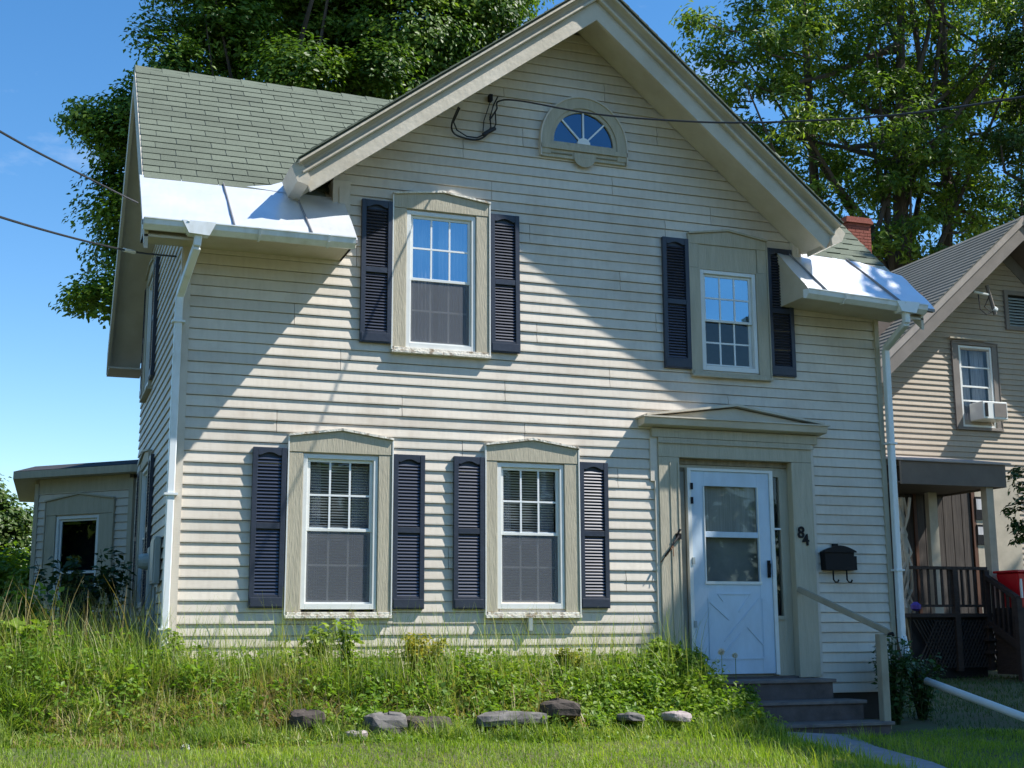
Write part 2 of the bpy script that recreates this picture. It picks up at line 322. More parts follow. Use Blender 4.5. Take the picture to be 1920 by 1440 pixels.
for k in range(nrow):
    z = Z0 + k * EXP; a, b = front_profile(z); a2, b2 = front_profile(z + EXP)
    if b - a < .15: continue
    iv = [(a, b)]
    for h in holes:
        if z + EXP * .5 > h[2] and z + EXP * .5 < h[3]: iv = seg(iv, h[0], h[1])
    # random butt joints, every other course pair as on double-4 vinyl
    js = [[1.5, 4.35], [2.6, 6.2], [.9, 3.4], [4.9, 2.05], [3.05, 5.6]][(k // 2) % 5]; js = [j + .07 * ((k // 2) % 3) for j in js]
    for j in js: iv = seg(iv, j, j + .005)
    for i, (x0, x1) in enumerate(iv):
        if x1 - x0 < .02: continue
        s0 = (a2 - a) if abs(x0 - a) < 1e-6 and z > 4 else 0; s1 = (b2 - b) if abs(x1 - b) < 1e-6 and z > 4 else 0
        board(WF, x0, x1, z + rnd.uniform(-.0012, .0012), EXP, house, M['siding'], .0175 + rnd.uniform(-.0028, .0028), s0, s1)
# left (side) wall boards, gable shaped
RY = 2.44; RZ = 6.28; PS = .896; EV = 3.45
ZLT = [(z) for z in ()]
sideholes = [(-3.75, -2.75, .15, 1.75), (-4.1, -3.3, 2.75, 4.1)]
for k in range(int((RZ - .3 - Z0) / EXP)):
    z = Z0 + k * EXP
    if z < -.45: continue
    half = HD / 2 if z < EV + .5 else max(0, (RZ - .15 - z) / PS)
    y0, y1 = max(0, RY - half), min(HD, RY + half)
    if y1 - y0 < .2: break
    iv = [(-y1, -y0)]
    for h in sideholes:
        if h[2] < z + EXP * .5 < h[3]: iv = seg(iv, h[0], h[1])
    j = -1.12 - .0 if k % 2 else -1.12
    iv = seg(iv, j, j + .006)
    for x0, x1 in iv:
        if x1 - x0 > .02: board(LF, x0, x1, z, EXP, house, M['siding'], .018)
# right and rear walls (plain, never seen closely) and floors that keep the rooms dark
MB().box(HW - .06, HW, .06, HD, -.8, 3.9).build('side_wall', M['siding'], house)
MB().prism([(HW - .06, .07, 3.9), (HW - .06, HD, 3.9), (HW - .06, RY, RZ - .2)], [(HW, .07, 3.9), (HW, HD, 3.9), (HW, RY, RZ - .2)]).build('side_wall', M['siding'], house)
MB().box(.06, HW - .06, HD - .06, HD, -.8, 3.9).build('rear_wall', M['siding'], house)
MB().box(.07, HW - .07, .07, HD - .07, -.62, -.57).box(.07, HW - .07, .07, HD - .07, 2.2, 2.3).box(.07, HW - .07, 2.6, 2.68, -.5, 5.4).build('floor', M['inner'], house)
MB().box(0.02, HW - .02, .02, .1, -1.15, Z0).box(0.02, .1, .02, HD, -1.15, -.38).box(HW - .1, HW - .02, .02, HD, -1.15, Z0).build('foundation', mat('foundation', (.05, .045, .04), .9), house)
# corner boards
MB().fbox(WF, -.022, .055, .0, .032, -.7, 3.6).build('corner_board', M['siding'], house)
MB().fbox(LF, -.07, .0, .0, .032, -.5, 3.55).build('corner_board', M['siding'], house)
MB().fbox(WF, HW - .055, HW + .0, .001, .034, Z0, 3.6).build('corner_board', M['trim'], house)
# ---- wing roof (ridge parallel to the street)
def wing_z(y): return (3.53 + PS * (y + .6)) if y <= RY else (3.53 + PS * (RY + .6) - PS * (y - RY))
XL, XR = -.42, 7.88; RTOP = wing_z(RY); RE = HD + .62
th = .11
def wz(x, y):
    f = max(0., min(1., (x - 6.3) / 1.6)) if x > 5 else 0
    b = (.05 + .07 * f) if x > 5 else -.012
    return wing_z(y) - b * max(0, 1 - (y + .6) / 3.04)
def slab(x0, x1, y0, y1, t, off=0):
    P = lambda x, y, o: (x, y, wz(x, y) + o)
    return MB().prism([P(x0, y0, off - t), P(x0, y1, off - t), P(x0, y1, off), P(x0, y0, off)], [P(x1, y0, off - t), P(x1, y1, off - t), P(x1, y1, off), P(x1, y0, off)])
for x0, x1, y0, y1 in ((XL, 1.50, -.6, .1), (XL, XR, .1, RY), (6.42, XR, -.6, .1)):
    slab(x0, x1, y0, y1, th, -.006).build('roof_deck', M['trim2'], house)
MB().prism([(XL, RE, wing_z(RE) - th), (XL, RY, RTOP - th - .001), (XL, RY, RTOP), (XL, RE, wing_z(RE))], [(XR, RE, wing_z(RE) - th), (XR, RY, RTOP - th - .001), (XR, RY, RTOP), (XR, RE, wing_z(RE))]).build('roof_deck', M['shingle'], house)
# ---- shingles on the street-side slope, one object per tab
ang = math.atan(PS); CW, CE = .35, .158
sm = MB().prism([(-CW / 2 + .0035, 0, .0105), (CW / 2 - .0035, 0, .0105), (CW / 2 - .004, CE + .03, .0), (-CW / 2 + .004, CE + .03, .0)],
                [(-CW / 2 + .004, 0, -.004), (CW / 2 - .004, 0, -.004), (CW / 2 - .004, CE + .03, -.006), (-CW / 2 + .004, CE + .03, -.006)]).mesh('shingle')
sm.materials.append(M['shingle'])
halfm = {}
def tab(x, y, w=1.0):
    o = bpy.data.objects.new('shingle', sm); COL.objects.link(o); o.parent = house
    a_ = math.atan2(wz(x, y + .1) - wz(x, y), .1)
    o.location = Vector((x, y, wz(x, y) + .002)) - WL[house.name]; o.rotation_euler = (a_ + rnd.uniform(-.006, .012), 0, rnd.uniform(-.004, .004)); o.scale.x = w
    WL[o.name] = o.location
nr = int(((RY - .03) / math.cos(ang)) / CE)
for k in range(nr + 1):
    y = .03 + k * CE * math.cos(ang)
    if y > RY - .04: break
    off = (k % 2) * CW / 2 + (k % 3) * .02
    lim = GAX - (GAZ + .36 - wing_z(y)) / SLL + .35
    x = XL + .005
    first = CW - off if off else CW
    tab(x + first / 2, y, first / CW); x += first
    while x < lim:
        tab(x + CW / 2, y); x += CW
    # right wing, from the verge inwards
    x = XR - .005; lim2 = GAX + (GAZ + .36 - wing_z(y)) / SLR - .35
    if y > .1 or True:
        first = CW - off if off else CW; tab(x - first / 2, y, first / CW); x -= first
        while x > lim2: tab(x - CW / 2, y); x -= CW
# ridge caps
rc = MB()
x = XL
while x < XR:
    rc.prism([(x, RY - .14, RTOP - .115), (x, RY, RTOP + .018), (x, RY + .14, RTOP - .115)], [(x + .325, RY - .13, RTOP - .112), (x + .325, RY, RTOP + .008), (x + .325, RY + .13, RTOP - .112)]); x += .3
o = rc.build('ridge_cap', M['shingle'], house); o['kind'] = 'stuff'
# ---- bright metal ice belt along the eaves with standing seams
def belt(x0, x1, nxs, seams, ys0, ys1, name='metal_roofing'):
    v = []; f = []; nyy = 7
    for i in range(nxs + 1):
        x_ = x0 + (x1 - x0) * i / nxs
        for j_ in range(nyy + 1):
            y_ = ys0 + (ys1(x_) - ys0) * j_ / nyy
            v.append((x_, y_, wz(x_, y_) + .012 + .006 * math.sin(x_ * 7 + j_ * 1.3) * (0 < j_ < nyy) + (-.012 if j_ == 0 else 0)))
    for i in range(nxs):
        for j_ in range(nyy):
            a_ = i * (nyy + 1) + j_; f.append((a_, a_ + nyy + 1, a_ + nyy + 2, a_ + 1))
    mb = MB(); mb.v = v; mb.f = f
    o_ = mb.build(name, M['metal'], house, smooth=False)
    MB().prism([(x0, ys0 - .003, wz(x0, ys0) - .034), (x0, ys0 + .05, wz(x0, ys0) - .034), (x0, ys0 + .05, wz(x0, ys0) - .003), (x0, ys0 - .003, wz(x0, ys0) - .003)], [(x1, ys0 - .003, wz(x1, ys0) - .034), (x1, ys0 + .05, wz(x1, ys0) - .034), (x1, ys0 + .05, wz(x1, ys0) - .003), (x1, ys0 - .003, wz(x1, ys0) - .003)]).build('roof_edge_strip', M['seam'], house)
    for xa, xb in seams:
        s = MB(); n_ = 6
        pa = [(xa + (xb - xa) * i / n_, ys0 + (ys1(xa) - ys0) * i / n_) for i in range(n_ + 1)]
        for (p, q), (p2, q2) in zip(pa, pa[1:]): s.prism([(p - .008, q, wz(p, q) + .01), (p + .008, q, wz(p, q) + .01), (p + .004, q, wz(p, q) + .04), (p - .004, q, wz(p, q) + .04)], [(p2 - .008, q2, wz(p2, q2) + .01), (p2 + .008, q2, wz(p2, q2) + .01), (p2 + .004, q2, wz(p2, q2) + .04), (p2 - .004, q2, wz(p2, q2) + .04)])
        s.build('metal_seam', M['seam'], house)
belt(XL - .03, 1.50, 24, [(.36, .33), (1.07, 1.02)], -.66, lambda x: (.05 - .03 * x) if x < .75 else .03 - .0 * x)
belt(6.40, 7.98, 20, [(6.62, 6.55), (7.55, 7.35)], -.68, lambda x: .03 - (max(0, x - 7.5) * .35))
# valley flashing tongue
MB().quad((.55, .05, wz(.55, .05) + .016), (.95, .0, wz(.95, 0) + .02), (1.15, .35, wz(1.15, .35) + .02), (.80, .12, wz(.8, .12) + .02)).build('metal_flashing', M['metal'], house)
# ---- eaves: fascia, soffit, gutter
def eave(x0, x1, xs0, xs1):
    m = MB()
    zf = lambda x: wz(x, -.6)
    m.prism([(x0, -.600, zf(x0) - .085), (x0, -.575, zf(x0) - .085), (x0, -.575, zf(x0) - .0), (x0, -.600, zf(x0) - .01)], [(x1, -.600, zf(x1) - .085), (x1, -.575, zf(x1) - .085), (x1, -.575, zf(x1) - .0), (x1, -.600, zf(x1) - .01)]).build('fascia', M['trim2'], house)
    m = MB().prism([(x0, -.575, zf(x0) - .085), (x0, .0, zf(x0) - .085), (x0, .0, zf(x0) - .07), (x0, -.575, zf(x0) - .07)], [(x1, -.575, zf(x1) - .085), (x1, .0, zf(x1) - .085), (x1, .0, zf(x1) - .07), (x1, -.575, zf(x1) - .07)])
    m.build('soffit', M['trim2'], house)
    for xe in (xs0, xs1):
        MB().prism([(xe - .01, -.6, zf(xe) - .085), (xe - .01, 0, zf(xe) - .085), (xe - .01, 0, wz(xe, 0) - .02), (xe - .01, -.6, zf(xe) - .02)], [(xe + .01, -.6, zf(xe) - .085), (xe + .01, 0, zf(xe) - .085), (xe + .01, 0, wz(xe, 0) - .02), (xe + .01, -.6, zf(xe) - .02)]).build('eave_end_board', M['trim2'], house)
def gutter(x0, x1, s=0.0, sag=0.0):
    yb = -.605
    P = lambda x: [(yb, -.04), (yb, -.135), (yb - .055, -.145), (yb - .105, -.105), (yb - .115, -.06), (yb - .125, -.058), (yb - .125, -.048), (yb - .105, -.048), (yb - .092, -.102), (yb - .05, -.135), (yb - .01, -.128), (yb - .01, -.04)]
    zf = lambda x: wz(x, -.6)
    m = MB().prism([(x0, a_, zf(x0) + b_) for a_, b_ in P(x0)], [(x1, a_, zf(x1) + b_) for a_, b_ in P(x1)])
    for xe in (x0, x1): m.prism([(xe - .003, a_, zf(xe) + b_) for a_, b_ in P(xe)[:6]], [(xe + .003, a_, zf(xe) + b_) for a_, b_ in P(xe)[:6]])
    m.build('gutter', M['gutter'], house)
    n_ = max(2, int((x1 - x0) / .6))
    for i in range(n_):
        x_ = x0 + (i + .6) * (x1 - x0) / n_
        q = MB(); pr = [(yb, -.141), (yb - .058, -.151), (yb - .110, -.11), (yb - .131, -.05)]
        for (a1, b1), (a2, b2) in zip(pr, pr[1:]): q.prism([(x_ - .009, a1, zf(x_) + b1), (x_ - .009, a2, zf(x_) + b2), (x_ - .009, a2 - .006, zf(x_) + b2 - .006), (x_ - .009, a1 - .004, zf(x_) + b1 - .008)], [(x_ + .009, a1, zf(x_) + b1), (x_ + .009, a2, zf(x_) + b2), (x_ + .009, a2 - .006, zf(x_) + b2 - .006), (x_ + .009, a1 - .004, zf(x_) + b1 - .008)])
        q.build('gutter_bracket', M['gutter'], house)
eave(XL, 1.49, XL + .012, 1.478); gutter(XL - .02, 1.47)
eave(6.43, XR, 6.442, XR - .012); gutter(6.36, 7.86)
# outlets and downspouts
def outlet(x):
    z = wz(x, -.6)
    MB().prism([(x - .15, -.735, z - .045), (x + .15, -.735, z - .045), (x + .09, -.735, z - .17), (x - .09, -.735, z - .16)], [(x - .15, -.60, z - .02), (x + .15, -.60, z - .02), (x + .09, -.60, z - .16), (x - .09, -.60, z - .16)]).build('gutter_outlet', M['gutter'], house)
outlet(.04); outlet(7.60)
def dspout(x, pts, w=.078):
    m = MB()
    for a_, b_ in zip(pts, pts[1:]): m.tube([a_, b_], w * .62, 4, True)
    m.build('downspout', M['gutter'], house, bevel=.008)
z_ = wz(.04, -.6) - .16
dspout(0, [(.04, -.67, z_ + .01), (.03, -.66, z_ - .10), (-.045, -.085, z_ - .42), (-.05, -.085, z_ - .55)])
dspout(0, [(-.05, -.087, z_ - .53), (-.055, -.087, -.22)])
dspout(0, [(-.055, -.087, -.20), (-.06, -.095, -.75)], .085)
z2 = wz(7.6, -.6) - .15
dspout(0, [(7.60, -.67, z2 + .01), (7.61, -.66, z2 - .12), (7.735, -.09, z2 - .28), (7.74, -.085, z2 - .42)])
dspout(0, [(7.74, -.085, z2 - .40), (7.735, -.085, -.22)]); dspout(0, [(7.735, -.085, -.20), (7.74, -.14, -.42)], .085)
bs = MB()
for z_b in (2.7, 1.1, -.1): bs.box(-.11, .01, -.135, -.02, z_b, z_b + .02)
for z_b in (1.9, .5): bs.box(7.68, 7.79, -.135, -.02, z_b, z_b + .02)
bs.build('downspout_strap', M['gutter'], house)
# ---- side rakes of the wing roof (the soffit seen at the left)
def rake_side(x0, x1, xw):
    for ya, yb in ((-.6, RY), (RE, RY)):
        za, zb = wz(x0, ya), RTOP - .002
        if ya > 3: za -= .0
        s = 1 if ya < RY else -1
        e = .003 if ya > 3 else 0
        MB().prism([(x0, ya, za - .30), (x0, yb, zb - .30), (x0, yb, zb - e), (x0, ya, za - e)], [(x0 + (.035 if xw > x0 else -.035), ya, za - .30), (x0 + (.035 if xw > x0 else -.035), yb, zb - .30), (x0 + (.035 if xw > x0 else -.035), yb, zb - e), (x0 + (.035 if xw > x0 else -.035), ya, za - e)]).build('rake_board', M['trim2'], house)
        MB().prism([(min(x0, xw), ya, za - .19), (min(x0, xw), yb, zb - .19), (min(x0, xw), yb, zb - .17), (min(x0, xw), ya, za - .17)], [(max(x0, xw), ya, za - .19), (max(x0, xw), yb, zb - .19), (max(x0, xw), yb, zb - .17), (max(x0, xw), ya, za - .17)]).build('soffit', M['trim2'], house)
rake_side(XL - .005, XL, .0); rake_side(XR + .005, XR, HW)
MB().box(XL, 0, HD, RE, wing_z(RE) - .32, wing_z(RE) - .3).build('soffit', M['trim2'], house)
# ---- front gable roof: mitred cornice swept along both rakes
def rake(side, prof, name, mt, x_in=None, d_plane=.5, cut=True):
    """prof: closed list of (d, h) with h perpendicular above the rake underside line"""
    sl_ = SLL if side < 0 else SLR; th_ = math.atan(sl_); xt = 1.065 if side < 0 else 6.695
    a_ = []; b_ = []
    for d, h in prof:
        d = d + .065 if d > .3 else d
        v = h / math.cos(th_); vm = .5 * (h / math.cos(math.atan(SLL)) + h / math.cos(math.atan(SLR)))
        x = xt + side * math.sin(th_) * h * .8 if cut else xt
        zt = GAZ - sl_ * abs(x - GAX) + v
        b_.append((x, -d, zt)); a_.append((GAX, -d, GAZ + vm))
    m = MB().prism(a_, b_)
    return m.build(name, mt, house)
for s_ in (-1, 1):
    rake(s_, [(.46, .0), (.50, .0), (.50, .165), (.46, .165)], 'rake_board', M['trim2'])
    rake(s_, [(.46, .167), (.545, .167), (.552, .174), (.552, .19), (.46, .19)], 'cornice_moulding', M['trim2'])
    rake(s_, [(.46, .192), (.502, .192), (.502, .215), (.515, .240), (.545, .255), (.560, .262), (.46, .262)], 'crown_moulding', M['trim2'])
    rake(s_, [(.46, .264), (.612, .264), (.612, .284), (.46, .284)], 'drip_edge', M['trim2'])
    rake(s_, [(-5.6, .286), (.596, .286), (.596, .300), (-5.6, .300)], 'roof_covering', M['shingle'])
    rake(s_, [(.40, .302), (.63, .302), (.63, .309), (.40, .309)], 'shingle_edge', M['shingle'])
    rake(s_, [(-5.6, .128), (.39, .128), (.39, .283), (-5.6, .283)], 'roof_deck', M['trim2'])
    rake(s_, [(.024, .092), (.452, .092), (.452, .124), (.024, .124)], 'soffit', M['trim2'])
# courses of shingle edges on the gable roof, visible only edge-on: one part
for s_ in (-1, 1):
    sl_ = SLL if s_ < 0 else SLR; t_ = math.atan(sl_); m = MB(); n_ = 26
    for k in range(n_):
        xa = (1.04 if s_ < 0 else 6.72) - s_ * k * .14 * math.cos(t_)
        xb = xa - s_ * .17 * math.cos(t_)
        if (xa - GAX) * s_ < .1: break
        za = GAZ - sl_ * abs(xa - GAX) + .312 / math.cos(t_); zb = GAZ - sl_ * abs(xb - GAX) + .312 / math.cos(t_)
        j = -.69 - (k % 2) * .0
        while j < 2.4:
            m.prism([(xa, j + .004, za), (xa, j + .33, za), (xb, j + .33, zb), (xb, j + .004, zb)], [(xa, j + .004, za + .014), (xa, j + .33, za + .014), (xb, j + .33, zb + .003), (xb, j + .004, zb + .003)]); j += .333
        j += .17
    o = m.build('shingle_courses', M['shingle'], house); o['kind'] = 'stuff'
MB().prism([(GAX - .13, -.69, 6.49), (GAX, -.69, 6.585), (GAX + .13, -.69, 6.48)], [(GAX - .13, 5.5, 6.49), (GAX, 5.5, 6.585), (GAX + .13, 5.5, 6.48)]).build('ridge_cap', M['shingle'], house)
# gable cheeks with corner boards above the wing eaves
for xa, xb, xc in ((1.385, 1.56, 1.40), (6.60, 6.695, 6.66)):
    z0_ = 3.66 if xa < 3 else 3.93
    MB().fbox(WF, xa, xb, -.02, .05, z0_, 4.27 if xa < 3 else 4.38).build('corner_board', M['siding'], house)
    MB().fbox(WF, xa + .06, xb - .02, .05, .062, z0_ + .06, 4.2 if xa < 3 else 4.3).build('corner_board', M['siding'], house)
    MB().box(xc - .01, xc + .01, .02, 1.2, 3.5, 4.3).build('side_wall', M['siding'], house)
# rake tails: rounded cornice return on the left
MB().prism([(.955, -.60, 4.23), (1.06, -.60, 4.06), (1.03, -.60, 3.99), (.93, -.60, 4.02), (.87, -.60, 4.17)], [(.955, -.1, 4.23), (1.06, -.1, 4.06), (1.03, -.1, 3.99), (.93, -.1, 4.02), (.87, -.1, 4.17)]).build('cornice_return', M['trim2'], house)
MB().prism([(6.83, -.60, 4.21), (6.75, -.60, 4.05), (6.76, -.60, 3.97), (6.88, -.60, 4.02), (6.93, -.60, 4.12)], [(6.83, -.1, 4.21), (6.75, -.1, 4.05), (6.76, -.1, 3.97), (6.88, -.1, 4.02), (6.93, -.1, 4.12)]).build('cornice_return', M['trim2'], house)

# ------------------------------------------------------------------ windows
def window(par, F, cas, peak, fr, rail, lower=True, upper_glass='glass', lower_glass='glass', grid=True, screen=True, blind=False, curtain=True, wm='vinyl', tm='trim', name='window', label=None, infill=None, jtrim=True, dep=0.):
    u0, u1, z0, z1 = cas; a, b, c, d = fr
    o = MB()
    o.fbox(F, a, a + .042, -.045, .03, c, d).fbox(F, b - .042, b, -.045, .03, c, d).fbox(F, a + .042, b - .042, -.045, .03, c, c + .05).fbox(F, a + .042, b - .042, -.045, .03, d - .04, d)
    w = o.build(name, M[wm], par, bevel=.002)
    if label: w['label'] = label
    # casing
    MB().fbox(F, u0, a - .004, -.0, .045, z0 + .06, d + .012).build('casing', M[tm], w, bevel=.003)
    MB().fbox(F, b + .004, u1, -.0, .045, z0 + .06, d + .012).build('casing', M[tm], w, bevel=.003)
    uc = (u0 + u1) / 2
    if infill:
        MB().fbox(F, a - .02, b + .02, -.0, .036, d + .002, infill).build('casing_panel', M[tm], w, bevel=.003)
        for ea, eb in ((u0, a - .024), (b + .024, u1)): MB().fbox(F, ea, eb, -.0, .045, d + .014, infill).build('casing', M[tm], w)
    lo = infill if infill else d + .014
    MB().fpoly(F, [(u0, lo + .001), (u1, lo + .001), (u1, z1), (uc, peak), (u0, z1)], 0, .05).build('head_board', M[tm], w, bevel=.003)
    MB().fpoly(F, [(u0 - .012, z1 + .001), (uc, peak + .002), (uc, peak + .024), (u0 - .012, z1 + .02)], 0, .074).fpoly(F, [(uc, peak + .002), (u1 + .012, z1 + .001), (u1 + .012, z1 + .02), (uc, peak + .024)], 0, .0745).build('drip_cap', M['oldwhite' if jtrim else tm], w)
    for ea, eb in ((u0 - .014, u0 - .002), (u1 + .002, u1 + .014)): MB().fbox(F, ea, eb, 0, .056, z0 + .031, z1).build('edge_trim', M['vinyl' if jtrim else tm], w)
    MB().fbox(F, u0 - .012, u1 + .012, 0, .075, z0, z0 + .03).fbox(F, u0 + .01, u1 - .01, 0, .06, z0 + .031, z0 + .058).build('sill', M['oldwhite' if jtrim else tm], w, bevel=.003)
    # sashes
    sa, sb = a + .044, b - .044
    def sash(zb, zt, dd, st, gl, grd, nm):
        s = MB().fbox(F, sa, sa + st, dd, dd + .022, zb, zt).fbox(F, sb - st, sb, dd, dd + .022, zb, zt).fbox(F, sa + st, sb - st, dd, dd + .022, zb, zb + st * .9).fbox(F, sa + st, sb - st, dd, dd + .022, zt - st * .9, zt)
        s.build(nm, M[wm], w, bevel=.002)
        ga, gb, gc, gd = sa + st, sb - st, zb + st * .9, zt - st * .9
        nu, nz = (3, 2) if grd else (1, 1); mw = .009
        cu = [ga + (gb - ga) * i / nu for i in range(nu + 1)]; cz = [gc + (gd - gc) * i / nz for i in range(nz + 1)]
        for i in range(nu):
            for j in range(nz):
                p0, p1 = cu[i] + (mw if i else 0), cu[i + 1] - (mw if i < nu - 1 else 0); q0, q1 = cz[j] + (mw if j else 0), cz[j + 1] - (mw if j < nz - 1 else 0)
                MB().quad(F(p0, dd + .012, q0), F(p1, dd + .012, q0), F(p1, dd + .012, q1), F(p0, dd + .012, q1)).build('pane', M[gl], w)
        if grd:
            for i in range(1, nu): MB().fbox(F, cu[i] - mw, cu[i] + mw, dd + .006, dd + .018, gc, gd).build('muntin', M['muntin'], w)
            for j in range(1, nz): MB().fbox(F, ga, gb, dd + .005, dd + .019, cz[j] - mw, cz[j] + mw).build('muntin', M['muntin'], w)
        return ga, gb, gc, gd
    U = sash(rail - .02, d - .042, -.02, .03, upper_glass, grid, 'upper_sash')
    Lw = sash(c + .052, rail + .02, -.044, .034, lower_glass, grid, 'lower_sash')
    if screen:
        MB().fbox(F, sa + .002, sb - .002, -.008, -.007, c + .055, rail - .025).build('insect_screen', M['screen'], w)
        MB().fbox(F, sa, sa + .014, -.012, .0, c + .052, rail - .022).fbox(F, sb - .014, sb, -.012, .0, c + .052, rail - .022).fbox(F, sa + .014, sb - .014, -.012, .0, c + .052, c + .066).build('screen_frame', M[wm], w)
    if blind:
        bm = MB(); z = c + .1
        while z < d - .08:
            bm.prism([F(sa + .02, -.105, z), F(sb - .02, -.105, z), F(sb - .02, -.085, z + .010), F(sa + .02, -.085, z + .010)], [F(sa + .02, -.105, z + .0015), F(sb - .02, -.105, z + .0015), F(sb - .02, -.085, z + .0115), F(sa + .02, -.085, z + .0115)]); z += .026
        q = bm.build('blind', M['blind'], w); q['kind'] = 'stuff'
    if curtain:
        cvt = MB(); n = 36
        for s0, s1 in ((sa, sa + (sb - sa) * (.26 if blind else .46)), (sb - (sb - sa) * (.26 if blind else .46), sb)):
            for i in range(n):
                x0 = s0 + (s1 - s0) * i / n; x1 = s0 + (s1 - s0) * (i + 1) / n
                y0 = -.155 + .014 * math.sin(i * 1.3); y1 = -.155 + .014 * math.sin((i + 1) * 1.3)
                cvt.quad(F(x0, y0, c), F(x1, y1, c), F(x1, y1, d), F(x0, y0, d))
        cvt.build('curtain', M['curtain'], w)
    return w
window(house, WF, (1.025, 2.018, 0, 1.695), 1.765, (1.16, 1.885, .085, 1.535), .83, blind=True, label='lower window left of the pair with peeling tan casing')
window(house, WF, (2.982, 3.965, 0, 1.69), 1.76, (3.10, 3.812, .09, 1.525), .83, blind=True, label='lower window right of the pair with weathered casing')
window(house, WF, (2.008, 3.012, 2.57, 4.19), 4.255, (2.145, 2.872, 2.635, 4.045), 3.35, upper_glass='glassb', blind=False, label='upper left window reflecting blue sky')
window(house, WF, (5.312, 6.262, 2.535, 4.11), 4.18, (5.438, 6.122, 2.615, 3.73), 3.18, upper_glass='glassb', lower_glass='glass', screen=False, curtain=False, infill=4.01, jtrim=False, label='smaller upper right window with a blank panel above')
MB().box(.5, .56, 2.4, 4.6, -.5, 2.2).box(.5, .56, 2.7, 4.6, 2.31, 4.6).build('inner_backing', M['black'], house)  # black sheets stand in for the dark rooms behind the side windows
window(house, LF, (-3.85, -2.65, .05, 1.85), 1.92, (-3.74, -2.76, .15, 1.74), .95, grid=False, jtrim=False)
window(house, LF, (-4.2, -3.2, 2.65, 4.2), 4.26, (-4.09, -3.31, 2.76, 4.09), 3.4, grid=False, jtrim=False)
# ---- shutters
SLW = .222
slat = MB().prism([(-SLW / 2, 0, .0), (SLW / 2, 0, .0), (SLW / 2, -.0105, -.0195), (-SLW / 2, -.0105, -.0195)], [(-SLW / 2, .006, -.003), (SLW / 2, .006, -.003), (SLW / 2, -.0045, -.0225), (-SLW / 2, -.0045, -.0225)]).mesh('slat'); slat.materials.append(M['slat'])
def shutter(F, u0, z0, z1, slats=True, w=.315, tilt=0):
    u1 = u0 + w; s = (w - SLW) / 2; zm = (z0 + z1) / 2 + .01
    m = MB().fbox(F, u0, u0 + s, .014, .055, z0, z1).fbox(F, u1 - s, u1, .014, .055, z0, z1).fbox(F, u0 + s, u1 - s, .014, .052, z0, z0 + .115).fbox(F, u0 + s, u1 - s, .014, .052, zm - .028, zm + .028)
    ar = [(u0 + s + SLW * i / 8, z1 - .075 + .028 * max(0, math.sin(math.pi * (i - 1) / 6)) if 1 <= i <= 7 else z1 - .075) for i in range(9)]
    m.fpoly(F, ar + [(u1 - s, z1), (u0 + s, z1)], .014, .052)
    m.fbox(F, u0 + s, u1 - s, .014, .019, z0 + .1, z1 - .04)
    m.fbox(F, u0 + .012, u1 - .012, .0521, .06, z0 + .012, z0 + .095)
    o = m.build('shutter', M['navy'], house, bevel=.003)
    if tilt: o.rotation_euler.y = tilt
    zs = []
    for a, b in ((z0 + .125, zm - .03), (zm + .045, z1 - .075)):
        n = 19 if (b - a) > .55 else 17
        zs += [a + (b - a) * (i + .5) / n for i in range(n)]
    if slats:
        for z in zs:
            q = bpy.data.objects.new('slat', slat); COL.objects.link(q); q.parent = o
            q.location = F((u0 + u1) / 2, .034, z) - WL[o.name]; WL[q.name] = q.location
    else:
        m = MB()
        for z in zs: m.prism([F(u0 + s, .034, z), F(u1 - s, .034, z), F(u1 - s, .052, z - .013), F(u0 + s, .052, z - .013)], [F(u0 + s, .031, z - .0045), F(u1 - s, .031, z - .0045), F(u1 - s, .049, z - .0175), F(u0 + s, .049, z - .0175)])
        q = m.build('slats', M['navy'], o); q['kind'] = 'stuff'
for u, z0, z1 in ((.685, .095, 1.58), (2.035, .085, 1.565), (2.645, .085, 1.57), (3.98, .095, 1.565), (1.68, 2.655, 4.11), (3.03, 2.645, 4.10), (4.985, 2.61, 4.05), (6.27, 2.60, 4.05)):
    shutter(WF, u, z0, z1, tilt=rnd.uniform(-.004, .004))
for u, z0, z1 in ((-4.22, .15, 1.78), (-2.63, .15, 1.78), (-4.52, 2.75, 4.15), (-3.18, 2.75, 4.15)): shutter(LF, u, z0, z1, False)
# ---- half-round fan window in the gable
fc = (4.085, 4.98); rx, rz = .375, .385
def arc(rx_, rz_, n=24, a0=0, a1=math.pi, c=fc): return [(c[0] + rx_ * math.cos(a0 + (a1 - a0) * i / n), c[1] + rz_ * math.sin(a0 + (a1 - a0) * i / n)) for i in range(n + 1)]
m = MB(); o_, i_ = arc(.49, .515), arc(.385, .40)
for k in range(24): m.fpoly(WF, [i_[k], o_[k], o_[k + 1], i_[k + 1]], .014, .06)
m.fbox(WF, fc[0] - .49, fc[0] - .385, .014, .06, 4.83, 4.98).fbox(WF, fc[0] + .385, fc[0] + .49, .014, .06, 4.83, 4.98)
fan = m.build('fan_window', M['trim'], house); fan['label'] = 'half-round fan window with sunburst bars in the gable'
m = MB(); o_, i_ = arc(.505, .53), arc(.49, .515)
for k in range(24): m.fpoly(WF, [i_[k], o_[k], o_[k + 1], i_[k + 1]], .014, .075)
m.fbox(WF, fc[0] - .505, fc[0] - .491, .014, .075, 4.80, 4.98).fbox(WF, fc[0] + .491, fc[0] + .505, .014, .075, 4.80, 4.98).build('edge_trim', M['siding'], fan)
m = MB(); o_, i_ = arc(.384, .399), arc(.345, .355)
for k in range(24): m.fpoly(WF, [i_[k], o_[k], o_[k + 1], i_[k + 1]], .014, .045)
m.fbox(WF, fc[0] - .384, fc[0] + .384, .014, .046, 4.935, 4.979).build('sash', M['trim'], fan)
